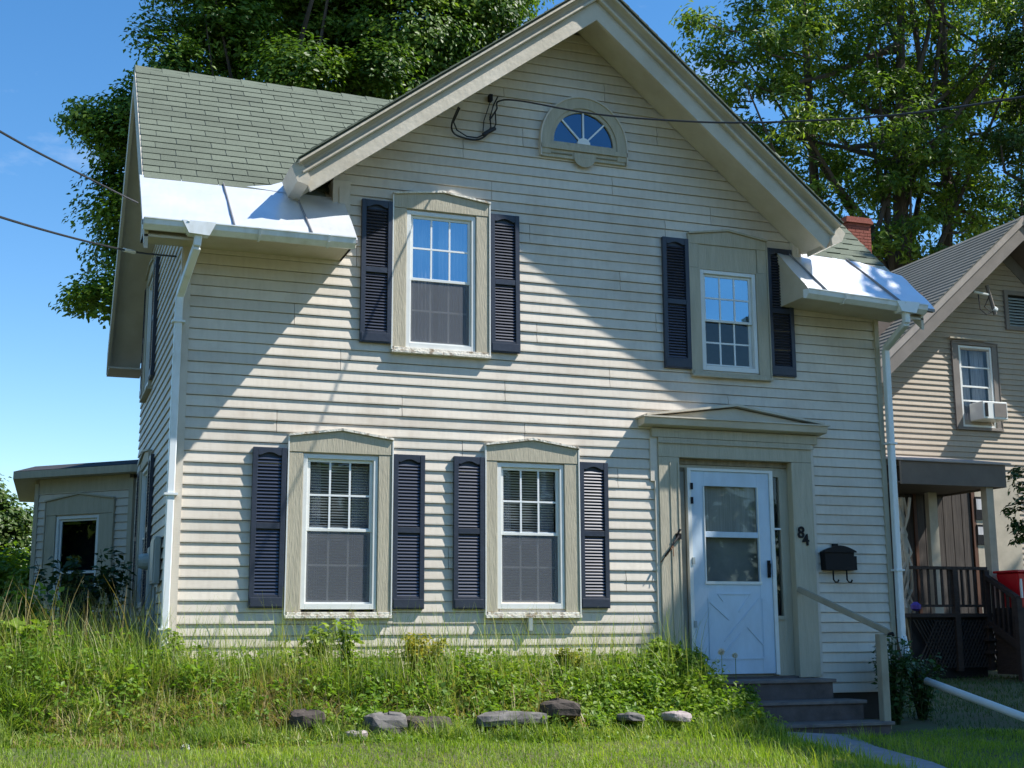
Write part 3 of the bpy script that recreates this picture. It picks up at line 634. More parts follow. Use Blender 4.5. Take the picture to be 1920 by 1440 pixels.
MB().fbox(WF, fc[0] - .50, fc[0] + .50, .014, .075, 4.885, 4.932).build('sill', M['trim'], fan)
m = MB().fbox(WF, fc[0] - .48, fc[0] + .48, .014, .05, 4.80, 4.884).fpoly(WF, arc(.12, .10, 10, math.pi, 2 * math.pi, (fc[0], 4.82)), .051, .062).fbox(WF, fc[0] - .12, fc[0] + .12, .051, .062, 4.821, 4.87)
m.build('apron', M['trim'], fan)
M['apron'] = mat('apron_moulding', (.25, .22, .14), .7)
for s_ in (-1, 1): MB().fbox(WF, fc[0] + s_ * .26 - .12, fc[0] + s_ * .26 + .12, .051, .06, 4.835, 4.848).build('apron_moulding', M['apron'], fan)
for k in range(4):
    a0, a1 = math.pi * k / 4, math.pi * (k + 1) / 4
    MB().quad(*[WF(p[0], .022, p[1]) for p in [(fc[0], fc[1])] + arc(.35, .36, 8, a0, a1)]).build('pane', M['glassf'], fan)
for k in (1, 2, 3):
    a = math.pi * k / 4; MB().rod(WF(fc[0] + .05 * math.cos(a), .03, fc[1] + .05 * math.sin(a)), WF(fc[0] + .35 * math.cos(a), .03, fc[1] + .36 * math.sin(a)), .018, .018).build('glazing_bar', M['muntin'], fan)
MB().fpoly(WF, arc(.075, .07, 10), .024, .05).build('hub', M['muntin'], fan)
MB().fpoly(WF, arc(.43, .45, 16), .0, .0212).build('backing', M['black'], fan)

# ------------------------------------------------------------------ front door surround
sur = MB().fbox(WF, 4.875, 5.115, -.06, .05, -.60, 1.655).build('door_surround', M['trim'], house, bevel=.004)
MB().fbox(WF, 6.465, 6.72, -.06, .05, -.62, 1.655).build('pilaster', M['trim'], sur, bevel=.004)
MB().fbox(WF, 4.875, 6.72, -.06, .052, 1.657, 1.86).build('lintel', M['trim'], sur, bevel=.003)
MB().fbox(WF, 4.80, 6.80, .0, .06, 1.862, 1.955).build('frieze', M['trim'], sur)
MB().fbox(WF, 4.86, 6.74, .0605, .075, 1.80, 1.815).build('moulding', M['trim'], sur)
for q_ in ((4.79, 4.872, .0, .03, 1.40, 1.86), (6.723, 6.76, .0, .03, -.6, 1.86), (4.835, 4.872, 0, .034, -.6, 1.40)): MB().fbox(WF, *q_).build('edge_trim', M['siding'], sur)
for q_ in (5.0, 5.09): MB().fbox(WF, q_, q_ + .013, .051, .058, -.55, 1.6).build('pilaster_bead', M['trim'], sur)
def canopyx(x): return x - .07
MB().prism([WF(4.66, 0, 1.958), WF(6.86, 0, 1.958), WF(6.86, 0, 2.055), WF(4.66, 0, 2.055)], [WF(4.66, .17, 1.975), WF(6.86, .17, 1.975), WF(6.86, .19, 2.045), WF(4.66, .19, 2.045)]).build('canopy', M['trim2'], sur, bevel=.003)
MB().fbox(WF, 4.64, 6.88, 0, .205, 2.046, 2.062).build('canopy_cap', M['trim2'], sur)
MB().fpoly(WF, [(4.78, 2.064), (6.76, 2.064), (5.76, 2.20)], 0, .10).build('pediment', M['trim2'], sur)
MB().fpoly(WF, [(4.70, 2.066), (5.76, 2.215), (5.76, 2.24), (4.70, 2.086)], 0, .165).fpoly(WF, [(5.76, 2.215), (6.84, 2.066), (6.84, 2.086), (5.76, 2.24)], 0, .166).build('pediment_moulding', M['trim2'], sur)
# recess: jamb, side panels, transom strip
DD = -.06
MB().fbox(WF, 5.117, 5.245, DD - .06, DD - .01, -.60, 1.60).build('side_panel', M['panelw'], sur)
MB().fbox(WF, 5.14, 5.215, DD - .009, DD + .003, -.5, 1.52).build('side_panel', M['inner'], sur)
MB().fbox(WF, 5.117, 6.463, DD - .06, DD + .02, 1.60, 1.655).build('head_jamb', M['panelw'], sur)
MB().fbox(WF, 5.117, 6.463, DD - .06, DD + .0, 1.565, 1.598).build('head_jamb', M['trim'], sur)
MB().fbox(WF, 6.36, 6.463, DD - .06, DD + .01, -.60, 1.563).fbox(WF, 6.27, 6.36, DD - .06, DD + .01, -.60, -.02).fbox(WF, 6.27, 6.36, DD - .06, DD + .03, -.02, .02).fbox(WF, 6.27, 6.36, DD - .06, DD + .01, 1.5, 1.563).build('sidelight_frame', M['trim'], sur)
MB().fbox(WF, 6.272, 6.358, DD - .05, DD - .04, .02, 1.5).build('sidelight_backing', M['black'], sur)
MB().quad(WF(6.27, DD - .02, .02), WF(6.36, DD - .02, .02), WF(6.36, DD - .02, 1.5), WF(6.27, DD - .02, 1.5)).build('sidelight', M['glassd'], sur)
MB().fbox(WF, 6.27, 6.36, DD - .019, DD + .012, .93, .95).build('sidelight_bar', M['muntin'], sur)
MB().fbox(WF, 4.93, 6.655, -.16, -.13, -.75, 1.9).build('inner_backing', M['inner'], sur)
MB().fbox(WF, 5.0, 6.58, -.14, .02, -.72, -.605).build('threshold', M['step'], sur)
# storm door
a, b, c, d = 5.265, 6.235, -.585, 1.54; F = WF; t0 = DD + .0
fr_ = MB().fbox(F, a - .03, a + .012, t0 - .03, t0 + .045, c, d + .02).fbox(F, b - .012, b + .03, t0 - .03, t0 + .045, c, d + .02).fbox(F, a + .012, b - .012, t0 - .03, t0 + .045, d - .008, d + .02)
sd = fr_.build('storm_door', M['vinyl'], house); sd['label'] = 'pale blue storm door with two panes and crossbuck panel'
p0, p1 = 5.435, 6.07
MB().fbox(F, a + .014, p0, t0, t0 + .03, c + .01, d - .01).fbox(F, p1, b - .014, t0, t0 + .03, c + .01, d - .01).fbox(F, p0, p1, t0, t0 + .03, 1.375, d - .01).fbox(F, p0, p1, t0, t0 + .03, c + .01, .345).fbox(F, p0, p1, t0, t0 + .034, .835, .895).build('door_panel', M['door'], sd, bevel=.002)
for q0, q1, n_ in ((.897, 1.373, 'pane'), (.377, .833, 'pane')):
    MB().quad(F(p0, t0 + .012, q0), F(p1, t0 + .012, q0), F(p1, t0 + .012, q1), F(p0, t0 + .012, q1)).build(n_, M['glassd'], sd)
MB().fbox(F, p0 - .02, p1 + .02, t0 + .0305, t0 + .044, .345, .376).fbox(F, p0 - .012, p0, t0 + .031, t0 + .04, .376, 1.375).fbox(F, p1, p1 + .012, t0 + .031, t0 + .04, .376, 1.375).build('pane_trim', M['vinyl'], sd)
rib = MB(); y_ = t0 + .036
def rb(x0, z0, x1, z1): rib.rod(F(x0, y_ - .004, z0), F(x1, y_ - .004, z1), .014, .010)
rb(5.56, .245, 5.95, .245); rb(5.56, .245, 5.62, .17); rb(5.95, .245, 5.80, .06); rb(6.05, .2, 5.62, -.24); rb(5.45, .2, 5.45, -.42); rb(6.09, .2, 6.09, -.42); rb(5.45, -.42, 6.09, -.42); rb(5.45, .17, 5.68, -.02); rb(5.9, -.1, 6.08, -.28); rb(5.82, -.16, 5.58, -.40)
rib.build('crossbuck', M['door'], sd)
MB().fbox(F, 6.165, 6.195, t0 + .03, t0 + .05, .42, .60).tube([F(6.18, t0 + .05, .57), F(6.17, t0 + .085, .56), F(6.165, t0 + .085, .46), F(6.18, t0 + .05, .44)], .011, 6).build('handle', M['black'], sd)
for z in (1.33, 1.18, .55, -.1): MB().fbox(F, a + .002, a + .03, t0 + .046, t0 + .056, z, z + .07).build('hinge', M['black'] if z > 1 else M['greymetal'], sd)
MB().fbox(F, 5.36, 6.14, -.100, -.095, .86, 1.45).build('door_curtain', mat('door_curtain', (.52, .47, .37), .85, .15, 6, (14, 1, .3), col2=(.36, .32, .24)), sd)
MB().fbox(F, 5.36, 6.14, -.127, -.122, .3, .855).build('door_curtain', M['inner'], sd)

# ------------------------------------------------------------------ side rear wing with a splayed bay
bay = thing('rear_wing', (.2, 7, -.6), 'low single storey rear wing with splayed corner window behind left side of the house', 'house wing')
A = Vector((.0, 5.42, 0)); dv = Vector((-1, 1, 0)).normalized(); nv = Vector((-1, -1, 0)).normalized(); BL = 1.70
BF = Fr(A + dv * BL, -dv, nv)     # u runs from the far left corner to the house
zt_ = 1.86
for k in range(int((zt_ + .6) / EXP) + 1):
    z = -.6 + k * EXP
    iv = [(0.07, BL - .07)]
    if -.1 < z < 1.36: iv = seg(iv, .43, 1.15)
    for x0, x1 in iv: board(BF, x0, x1, z, EXP, bay, M['siding'], .018)
MB().fbox(BF, -.1, 1.5, -.4, -.36, -.6, 1.8).build('inner_backing', M['black'], bay)  # black sheet stands in for the room's darkness behind the splayed window
SF = Fr((A + dv * BL), (0, 1, 0), (-1, 0, 0))
for k in range(int((zt_ + .6) / EXP) + 1): board(SF, .07, 3.2, -.6 + k * EXP, EXP, bay, M['siding'], .018)
MB().fbox(BF, 0, .07, -.05, .03, -.6, zt_).build('corner_board', M['trim'], bay); MB().fbox(BF, BL - .07, BL, -.05, .03, -.6, zt_).build('corner_board', M['trim'], bay); MB().fbox(BF, BL, BL + .3, -.3, -.02, -.6, zt_).build('wall', M['siding'], bay)
MB().fbox(SF, .0, .07, 0, .02, -.6, zt_).build('corner_board', M['trim'], bay)
MB().fbox(BF, .07, BL - .07, -.0, .02, zt_ - .14, zt_ + .05).build('frieze', M['trim'], bay)
window(bay, BF, (.24, 1.40, -.25, 1.60), 1.68, (.42, 1.16, -.15, 1.40), .66, grid=False, screen=False, lower_glass='glassd', upper_glass='glassd', jtrim=False, curtain=False, label='dark window in the splayed face of the rear wing')
pp = [A + dv * BL + Vector((-.22, -.02, 0)) + nv * .12, A + nv * .22 + Vector((.08, -.08, 0)), Vector((.6, 5.0, 0)), Vector((3, 5.0, 0)), Vector((3, 9.9, 0)), Vector((-1.45, 9.9, 0))]
MB().prism([(p.x, p.y, zt_ + .05) for p in pp], [(p.x, p.y, zt_ + .145) for p in pp]).build('fascia', M['trim'], bay)
c0 = Vector((1.2, 7.4, 0))
MB().prism([(p.x, p.y, zt_ + .15) for p in pp], [((p + (c0 - p) * .1).x, (p + (c0 - p) * .1).y, zt_ + .24) for p in pp]).build('roof', M['roofdark'], bay)
MB().box(-1.2, 3, 9.6, 9.7, -.6, zt_).box(2.9, 3, 5, 9.7, -.6, zt_).build('wall', M['siding'], bay)

# ------------------------------------------------------------------ meter, mailbox, numbers, steps, rail
t = thing('electric_meter', (-.06, 2.0, .2), 'round glass electric meter beside a grey box on left side wall', 'electric meter')
MB().box(-.07, -.022, 1.78, 1.98, .1, .75).build('meter_base', M['greymetal'], t, bevel=.01)
MB().tube([(-.07, 1.88, .60), (-.12, 1.88, .60), (-.165, 1.88, .60)], [.085, .08, .065], 14).build('meter_dial', mat('meter_glass', (.4, .46, .44), .15, .05), t, smooth=False)
t = thing('utility_box', (-.06, 1.3, .2), 'plain grey utility box between downspout and meter', 'utility box')
MB().box(-.085, -.022, .95, 1.38, .34, .80).build('cabinet', M['greymetal'], t, bevel=.01); MB().box(-.092, -.086, .98, 1.35, .37, .77).build('lid', M['greymetal'], t)
MB().tube([(-.05, 1.2, .32), (-.05, 1.2, -.6)], .02, 6).build('conduit', M['greymetal'], t)
t = thing('mailbox', (7.0, -.06, .5), 'black wall mailbox with two newspaper hooks right of door', 'mailbox')
bx_ = [(6.80, .50), (7.15, .50), (7.165, .70)] + [(7.165 - .375 * i / 8, .70 + .055 * math.sin(math.pi * i / 8)) for i in range(1, 8)] + [(6.79, .70)]
MB().fpoly(WF, bx_, .015, .115).build('box', M['black'], t, bevel=.004)
lid = [(6.775, .69), (7.18, .69)] + [(7.18 - .405 * i / 8, .705 + .06 * math.sin(math.pi * i / 8)) for i in range(0, 9)]
MB().fpoly(WF, lid, .116, .135).fbox(WF, 6.95, 7.02, .012, .03, .76, .79).build('lid', M['black'], t)
MB().fbox(WF, 7.14, 7.215, .015, .08, .505, .655).build('flap', M['black'], t)
for x in (6.895, 7.065): MB().tube([WF(x, .10, .52), WF(x, .10, .40), WF(x + .02, .10, .375), WF(x + .045, .11, .375), WF(x + .055, .115, .40)], .009, 6).build('newspaper_hook', M['black'], t)
t = thing('house_number', (6.58, -.055, .8), 'dark metal house number 84 on right pilaster', 'house number')
def digit(ch, x, z, size, tilt=0):
    cu = bpy.data.curves.new('digit', 'FONT'); cu.body = ch; cu.size = size; cu.extrude = .006; cu.align_x = 'CENTER'; cu.align_y = 'CENTER'; cu.offset = .003
    o = bpy.data.objects.new('tmp', cu); COL.objects.link(o)
    me = bpy.data.meshes.new_from_object(o.evaluated_get(bpy.context.evaluated_depsgraph_get())); bpy.data.objects.remove(o)
    q = link('digit', me, None, t, (x, -.058, z)); me.materials.clear(); me.materials.append(M['black']); q.rotation_euler = (R(90), tilt, 0)
digit('8', 6.545, .895, .17, R(4)); digit('4', 6.60, .815, .17, R(-4))
t = thing('door_bracket', (5.03, -.06, .7), 'rusty dangling bracket and wires on left pilaster', 'bracket')
MB().box(5.045, 5.10, -.075, -.052, .80, .86).tube([(5.07, -.075, .83), (5.0, -.1, .76), (4.96, -.11, .70), (4.90, -.09, .62)], .012, 5).tube([(5.06, -.08, .86), (5.09, -.08, .9)], .012, 5).build('bracket', M['black'], t)
MB().tube([(5.03, -.08, .79), (4.95, -.13, .69), (4.86, -.07, .56)], .006, 5).tube([(5.0, -.08, .76), (4.98, -.12, .62)], .005, 5).build('wire', mat('rust', (.16, .08, .04), .9), t)
# steps
st_ = thing('front_steps', (6.1, -.4, -1.08), 'dark weathered wooden front steps with three treads below the door', 'steps')
for x0, x1, y0, y1, z in ((5.15, 6.68, -.36, .0, -.625), (5.25, 6.83, -.66, -.36, -.825), (5.35, 6.92, -.98, -.66, -1.02)):
    MB().box(x0, x1, y0 - .03, y1, z - .035, z).build('tread', M['stepedge'], st_, bevel=.005)
    MB().box(x0 + .03, x1 - .03, y0, y0 + .025, z - .24, z - .036).build('riser', M['step'], st_)
    MB().box(x0 + .03, x0 + .06, y0 + .026, -.01, z - .24, z - .036).box(x1 - .06, x1 - .03, y0 + .026, -.01, z - .24, z - .036).build('side_board', M['step'], st_)
t = thing('handrail', (6.85, -.9, -1.05), 'tan wooden handrail sloping from pilaster to a square post beside the steps', 'handrail')
MB().box(6.83, 6.915, -.96, -.875, -1.1, -.17).build('post', M['rail'], t, bevel=.006)
MB().rod((6.47, -.07, .30), (6.93, -.98, -.155), .05, .06).build('rail', M['rail'], t, bevel=.006)
MB().tube([(6.91, -.97, -.17), (6.97, -.98, -.165), (6.99, -.96, -.185)], .016, 6).build('rail_hook', M['black'], t)

# ------------------------------------------------------------------ cables
def cable(name, pts, r, label, cat, n=14, sub=None):
    P = [Vector(p) for p in pts]; out = []
    for i in range(len(P) - 1):
        p0 = P[max(i - 1, 0)]; p1 = P[i]; p2 = P[i + 1]; p3 = P[min(i + 2, len(P) - 1)]
        for k in range(n):
            s = k / n; out.append(.5 * ((2 * p1) + (-p0 + p2) * s + (2 * p0 - 5 * p1 + 4 * p2 - p3) * s * s + (-p0 + 3 * p1 - 3 * p2 + p3) * s ** 3))
    out.append(P[-1]); o = MB().tube(out, r, 6).build(name, M['cable'], None)
    return setp(o, label, cat)
def xyz(px, py, Y): return tuple(at(px, py, Y))
cable('utility_cable', [xyz(918, 225, -.06), xyz(931, 205, -.08), xyz(935, 190, -.14), xyz(975, 189, -.5), xyz(1110, 213, -1.2), xyz(1260, 226, -2.0), xyz(1400, 230, -2.7), xyz(1600, 222, -3.6), xyz(1760, 206, -4.4), xyz(1960, 175, -5.4)], .009, 'black service cable running across the gable towards the right', 'cable')
cable('utility_cable', [xyz(-60, 212, -4.6), xyz(60, 280, -3.2), xyz(160, 331, -2.0), xyz(225, 364, -1.0), xyz(258, 380, -.5)], .009, 'upper cable from the left reaching the roof edge', 'cable')
c2 = cable('utility_cable', [xyz(-60, 388, -4.0), xyz(60, 425, -2.6), xyz(160, 452, -1.3), xyz(245, 471, -.35), xyz(300, 478, .5), xyz(333, 481, .9)], .009, 'lower cable from the left with white clamp reaching the side wall', 'cable')
m = MB().tube([xyz(232, 468, -.5), xyz(252, 473, -.26)], .018, 6); q = m.build('cable_clamp', M['vinyl'], c2)
t = cable('service_drop', [(2.60, -.30, 5.10), (2.585, -.12, 4.98), (2.63, -.06, 4.91), (2.74, -.06, 4.875), (2.88, -.06, 4.875), (2.97, -.07, 4.93), (3.03, -.06, 5.03)], .010, 'looped black service wires with splice hanging under left rake', 'cable')
MB().tube([(2.62, -.28, 5.10), (2.61, -.10, 5.02), (2.66, -.06, 4.95), (2.77, -.05, 4.90), (2.88, -.05, 4.90), (2.97, -.05, 4.95)], .008, 6).build('wire', M['cable'], t)
MB().tube([(2.94, -.075, 4.93), (2.98, -.08, 4.96), (3.07, -.075, 5.02)], .022, 6).build('splice', M['cable'], t)
MB().tube([(3.03, -.06, 5.02), (3.02, -.06, 5.14), (3.06, -.06, 5.28), (3.10, -.08, 5.37)], .008, 6).tube([(3.06, -.06, 5.0), (3.085, -.06, 5.08), (3.08, -.06, 5.2)], .007, 6).build('wire', M['cable'], t)
MB().box(3.01, 3.045, -.08, -.012, 5.32, 5.39).tube([(3.03, -.06, 5.33), (2.96, -.04, 5.1), (2.95, -.04, 4.98)], .005, 5).build('bracket', M['black'], t)

# ------------------------------------------------------------------ neighbour's house
NY = 7.0; NF = Fr((0, NY, 0), (1, 0, 0), (0, -1, 0))
nh = thing('neighbour_house', (15.9, NY, -.8), 'tan clapboard house with front gable and grey roof at the right edge', 'house')
NX0, NX1, NAX, NAZ, NS = 12.75, 18.6, 15.66, 7.04, .876
NH = [(14.52, 15.22, 3.55, 4.95), (15.62, 16.25, 5.35, 6.1)]
NE = .1
for k in range(int((NAZ + .7) / NE)):
    z = -.7 + k * NE
    hw = (NX1 - NX0) / 2 if z < 4.3 else (NAZ + .08 - z) / NS
    hw = min(hw, (NX1 - NX0) / 2)
    if hw < .12: break
    x0, x1 = NAX - hw, NAX + hw
    if z < 2.65: x0 = max(x0, 15.15)
    iv = [(x0, x1)]
    for h in NH:
        if h[2] < z + NE * .5 < h[3]: iv = seg(iv, h[0], h[1])
    iv = [(i0, min(i1, 18.9)) for i0, i1 in iv]
    for i0, i1 in iv: board(NF, i0, i1, z, NE, nh, M['bsiding'], .022)
MB().box(NX0, NX0 + .06, NY + .07, NY + 11, -.8, 4.5).box(NX1 - .06, NX1, NY + .07, NY + 11, -.8, 4.5).box(NX0, NX1, NY + 11, NY + 11.06, -.8, 4.5).build('wall', M['bsiding'], nh)
MB().box(NX0, NX1, NY + .3, NY + .36, 2.9, 6.0).build('inner_backing', M['bdark'], nh)
NL = Fr((NX0, NY, 0), (0, -1, 0), (-1, 0, 0)); m = MB()
for k in range(50):
    z = -.7 + k * NE; m.prism([NL(-11, 0, z), NL(-11, .02, z), NL(-11, .002, z + NE)], [NL(-.0, 0, z), NL(-.0, .02, z), NL(-.0, .002, z + NE)])
o = m.build('side_boards', M['bsiding'], nh); o['kind'] = 'stuff'
def nrake(side, prof, name, mt, kind=None):
    th_ = math.atan(NS); a_ = []; b_ = []
    for d, h in prof:
        x = NAX + side * 3.45
        a_.append((NAX, NY - d, NAZ + h / math.cos(th_))); b_.append((x, NY - d, NAZ - NS * 3.45 + h / math.cos(th_)))
    o = MB().prism(a_, b_).build(name, mt, nh)
    if kind: o['kind'] = kind
for s_ in (-1, 1):
    nrake(s_, [(.58, -.10), (.62, -.10), (.62, .12), (.58, .12)], 'rake_board', M['btrim'])
    nrake(s_, [(.58, .122), (.65, .122), (.67, .25), (.58, .25)], 'rake_board', M['brake'])
    nrake(s_, [(.02, -.06), (.578, -.06), (.578, .24), (.02, .24)], 'soffit', M['bdark'])
    nrake(s_, [(-11.2, .12), (.018, .12), (.018, .24), (-11.2, .24)], 'roof_deck', M['bdark'])
    nrake(s_, [(.016, -.28), (.035, -.28), (.035, -.062), (.016, -.062)], 'frieze_board', M['btrim'])
    m = MB(); t_ = math.atan(NS)
    for k in range(34):
        xa = NAX + s_ * (3.55 - k * .145 * math.cos(t_)); xb = xa - s_ * .16 * math.cos(t_)
        if (xb - NAX) * s_ < 0: break
        za = NAZ - NS * abs(xa - NAX) + .252 / math.cos(t_); zb = NAZ - NS * abs(xb - NAX) + .252 / math.cos(t_)
        m.prism([(xa, NY - .69, za), (xa, NY + 11.2, za), (xb, NY + 11.2, zb), (xb, NY - .69, zb)], [(xa, NY - .69, za + .024), (xa, NY + 11.2, za + .024), (xb, NY + 11.2, zb + .004), (xb, NY - .69, zb + .004)])
    o = m.build('shingle_courses', M['shingle2'], nh); o['kind'] = 'stuff'
# chimney on the ridge, bricks laid as real courses
cx, cy = 16.15, NY + 5.4
MB().box(cx - .29, cx + .29, cy - .29, cy + .29, 7.1, 9.0).build('chimney', M['mortar'], nh)
bm = MB(); z = 7.2; k = 0
while z < 9.0:
    for sx, sy in ((1, 0), (0, 1), (-1, 0), (0, -1)):
        for i in range(-1, 3):
            u = (-.3 + .21 * i + (k % 2) * .105); u0, u1 = max(u, -.31), min(u + .2, .31)
            if u1 - u0 < .03: continue
            if sx: bm.box(*(sorted((cx + sx * .285, cx + sx * .312))), cy + u0, cy + u1, z, z + .06)
            else: bm.box(cx + u0, cx + u1, *(sorted((cy + sy * .285, cy + sy * .312))), z, z + .06)
    z += .072; k += 1
o = bm.build('brick', M['brick'], nh); o['kind'] = 'stuff'
MB().box(cx - .36, cx + .36, cy - .36, cy + .36, 9.0, 9.07).box(cx - .34, cx + .34, cy - .34, cy + .34, 9.072, 9.14).build('chimney_cap', M['brick'], nh)
window(nh, NF, (14.36, 15.36, 3.40, 5.02), 5.06, (14.50, 15.24, 3.45, 4.97), 4.22, grid=False, tm='btrim', screen=False, upper_glass='glassd', lower_glass='glassd', jtrim=False, name='window')
MB().fbox(NF, 14.55, 15.19, .0, .02, 3.93, 3.96).fbox(NF, 14.55, 15.19, .0, .02, 4.56, 4.585).build('window_bar', M['vinyl'], nh)
MB().fbox(NF, 14.28, 15.1, .03, .11, 5.075, 5.10).build('window_hood', M['post'], nh)
# gable louvre
m = MB().fbox(NF, 15.62, 15.70, 0, .06, 5.42, 6.02).fbox(NF, 16.16, 16.24, 0, .06, 5.42, 6.02).fbox(NF, 15.62, 16.24, 0, .06, 5.34, 5.42).fbox(NF, 15.62, 16.24, 0, .06, 6.02, 6.10)
lv = m.build('gable_vent', M['btrim'], nh)
for i in range(10):
    z = 5.45 + i * .057; MB().prism([NF(15.70, .01, z), NF(16.16, .01, z), NF(16.16, .05, z - .035), NF(15.70, .05, z - .035)], [NF(15.70, .01, z + .012), NF(16.16, .01, z + .012), NF(16.16, .05, z - .023), NF(15.70, .05, z - .023)]).build('slat', M['greymetal'], lv)
MB().fbox(NF, 15.70, 16.16, -.03, -.02, 5.42, 6.02).build('backing', M['black'], lv)
t = thing('air_conditioner', (14.85, NY - .3, 3.55), 'white window air conditioner in the neighbouring upper window', 'air conditioner')
MB().fbox(NF, 14.66, 15.20, .03, .40, 3.56, 3.88).build('case', M['vinyl'], t, bevel=.01)
MB().fbox(NF, 14.90, 15.17, .401, .41, 3.60, 3.85).build('grille', M['btrim'], t); MB().fbox(NF, 14.70, 14.76, .401, .412, 3.60, 3.85).build('side_grille', M['black'], t)
t = thing('service_mast', (15.25, NY - .2, 5.4), 'metal service bracket with insulators beside the louvred vent', 'service mast')
P_ = lambda px, py, d=.3: xyz(px, py, NY - d)
MB().tube([P_(1850, 535), P_(1866, 590)], .035, 6).build('mast', M['btrim'], t); MB().tube([P_(1826, 547), P_(1856, 553)], .025, 6).tube([P_(1862, 578), P_(1868, 582)], .05, 8).build('insulator', M['gutter'], t)
MB().tube([P_(1834, 552), P_(1838, 580), P_(1850, 590), P_(1864, 583)], .012, 5).tube([P_(1856, 553), P_(1846, 575), P_(1858, 586)], .012, 5).build('wire', M['cable'], t)
# porch
PY = 5.35; PD = NY - PY
pz = lambda py: xyz(1780, py, PY)[2]
xpl, xpr = 11.9, xyz(1885, 880, PY)[0]; zr = xyz(1800, 866, PY)[2]; zf = xyz(1800, 905, PY)[2]; zd = xyz(1800, 1150, PY)[2]; zg = -.80
po = thing('porch', (13, PY, zg), 'dark roofed entry porch of the tan house with wooden railing', 'porch')
MB().prism([(xpl, PY - .05, zr - .02), (xpr + .08, PY - .05, zr - .02), (xpr + .08, NY, zr + .28), (xpl, NY, zr + .28)], [(xpl, PY - .05, zr + .01), (xpr + .08, PY - .05, zr + .01), (xpr + .08, NY, zr + .31), (xpl, NY, zr + .31)]).build('roof', M['brake'], po)
MB().box(xpl, xpr, PY, PY + .05, zf - .05, zr - .021).box(xpr - .05, xpr, PY + .05, NY, zf - .05, zr - .03).build('fascia', M['porchroof'], po)
MB().box(xpl, xpr - .05, PY + .05, NY, zf - .02, zf).build('ceiling', M['bdark'], po)
MB().box(xpl, xpr + .0, PY, NY, zd - .06, zd).build('deck', M['deck'], po)
xP = xyz(1868, 1000, PY)[0]
MB().box(xP - .09, xP + .05, PY + .06, PY + .2, zd, zf - .02).build('post', M['post'], po)
MB().box(xP - .3, xP - .12, PY + 1.3, PY + 1.4, zd, zf - .02).build('post', M['post'], po)
# back wall of the porch: boarded door, curtains, small panes
MB().box(xpl, 15.15, NY + .02, NY + .08, -.7, 2.9).build('wall', M['bdark'], po)
for i in range(9):
    x = 12.75 + i * .2; MB().box(x, x + .185, NY - .02, NY + .015, .1, 2.45).build('wall_board', M['curtaind'], po)
MB().box(14.55, 14.62, NY - .05, NY + .015, .1, 2.5).box(13.3, 13.36, NY - .05, NY + .015, .1, 2.5).build('door_frame', mat('brown_frame', (.12, .05, .025), .6), po)
wx0, wx1 = xyz(1824, 940, NY)[0], xyz(1843, 940, NY)[0]
MB().box(14.63, 15.6, NY - .045, NY + .018, .1, 2.55).build('wall_panel', M['post'], po)
for pa, pb in ((932, 975), (984, 1022)):
    z1_, z0_ = xyz(1830, pa, NY)[2], xyz(1830, pb, NY)[2]
    MB().box(wx0, wx1, NY - .065, NY - .046, z0_, z1_).build('window_pane', M['black'], po)
    MB().box(wx0 + .02, wx1 - .05, NY - .068, NY - .0655, z0_ + .18, z1_ - .04).build('paper', M['curtain'], po)
# railing, balusters, stair rail
zrl = xyz(1780, 1062, PY)[2]; xr0, xr1 = 12.0, xyz(1848, 1060, PY)[0]
MB().box(xr0, xr1 + .03, PY + .0, PY + .09, zrl - .05, zrl).box(xr0, xr1, PY + .03, PY + .07, zd + .1, zd + .14).build('railing', M['deck'], po)
x = xr0 + .05
while x < xr1 - .04: MB().box(x, x + .035, PY + .035, PY + .065, zd + .14, zrl - .05).build('baluster', M['deck'], po); x += .13
xm = xyz(1793, 1100, PY)[0]
MB().box(xm - .05, xm + .05, PY - .002, PY + .088, zg, zrl - .051).build('post', M['deck'], po); MB().box(xr1 - .04, xr1 + .05, PY - .01, PY + .08, zg, zrl - .052).build('post', M['deck'], po)
s0 = Vector(xyz(1850, 1082, PY)); s1 = Vector(xyz(1908, 1122, PY - .7)); dn = Vector((0, 0, -.75))
MB().rod(s0, s1, .09, .07).build('stair_rail', M['deck'], po); MB().rod(s0 + dn, s1 + dn, .05, .12).build('stair_stringer', M['deck'], po)
MB().box(s1.x - .05, s1.x + .05, s1.y - .04, s1.y + .05, -.95, s1.z).build('post', M['deck'], po)
for i in range(1, 6):
    p = s0.lerp(s1, i / 6); MB().box(p.x - .018, p.x + .018, p.y - .018, p.y + .018, p.z - .75, p.z - .03).build('baluster', M['deck'], po)
for i in range(3):
    f_ = (i + .5) / 3; p = s0.lerp(s1, f_); MB().box(p.x - .1, p.x + .22, PY - .1, PY + .9, zd - .2 * (i + 1) - .04, zd - .2 * (i + 1)).build('tread', M['deck'], po)
lt = MB(); n_ = 22
for i in range(n_):
    x = xr0 + (xr1 - xr0) * i / n_; lt.rod((x, PY + .05, zg + .05), (x + .45, PY + .05, zd - .1), .03, .01); lt.rod((x + .45, PY + .062, zg + .05), (x, PY + .062, zd - .1), .03, .01)
lt.build('lattice', M['lattice'], po, kind='stuff'); MB().box(xr0, xr1, PY + .12, PY + .16, zg - .2, zd - .06).build('skirt', M['black'], po)
# pale trunk-like lit column beside the porch, seen between the houses
vx = xyz(1698, 1030, 5.9)[0]
t = thing('climbing_vine', (vx, 5.9, -.7), 'sunlit woody climbing vine beside the dark porch, between the two houses', 'vine')
rv = random.Random(5)
for i in range(8):
    pts = []; zz = -.7
    while zz < 2.3:
        pts.append((vx + rv.uniform(-.1, .1), 5.9 + rv.uniform(-.07, .07), zz)); zz += .3
    MB().tube(pts, .028, 5).build('stem', M['post'], t)
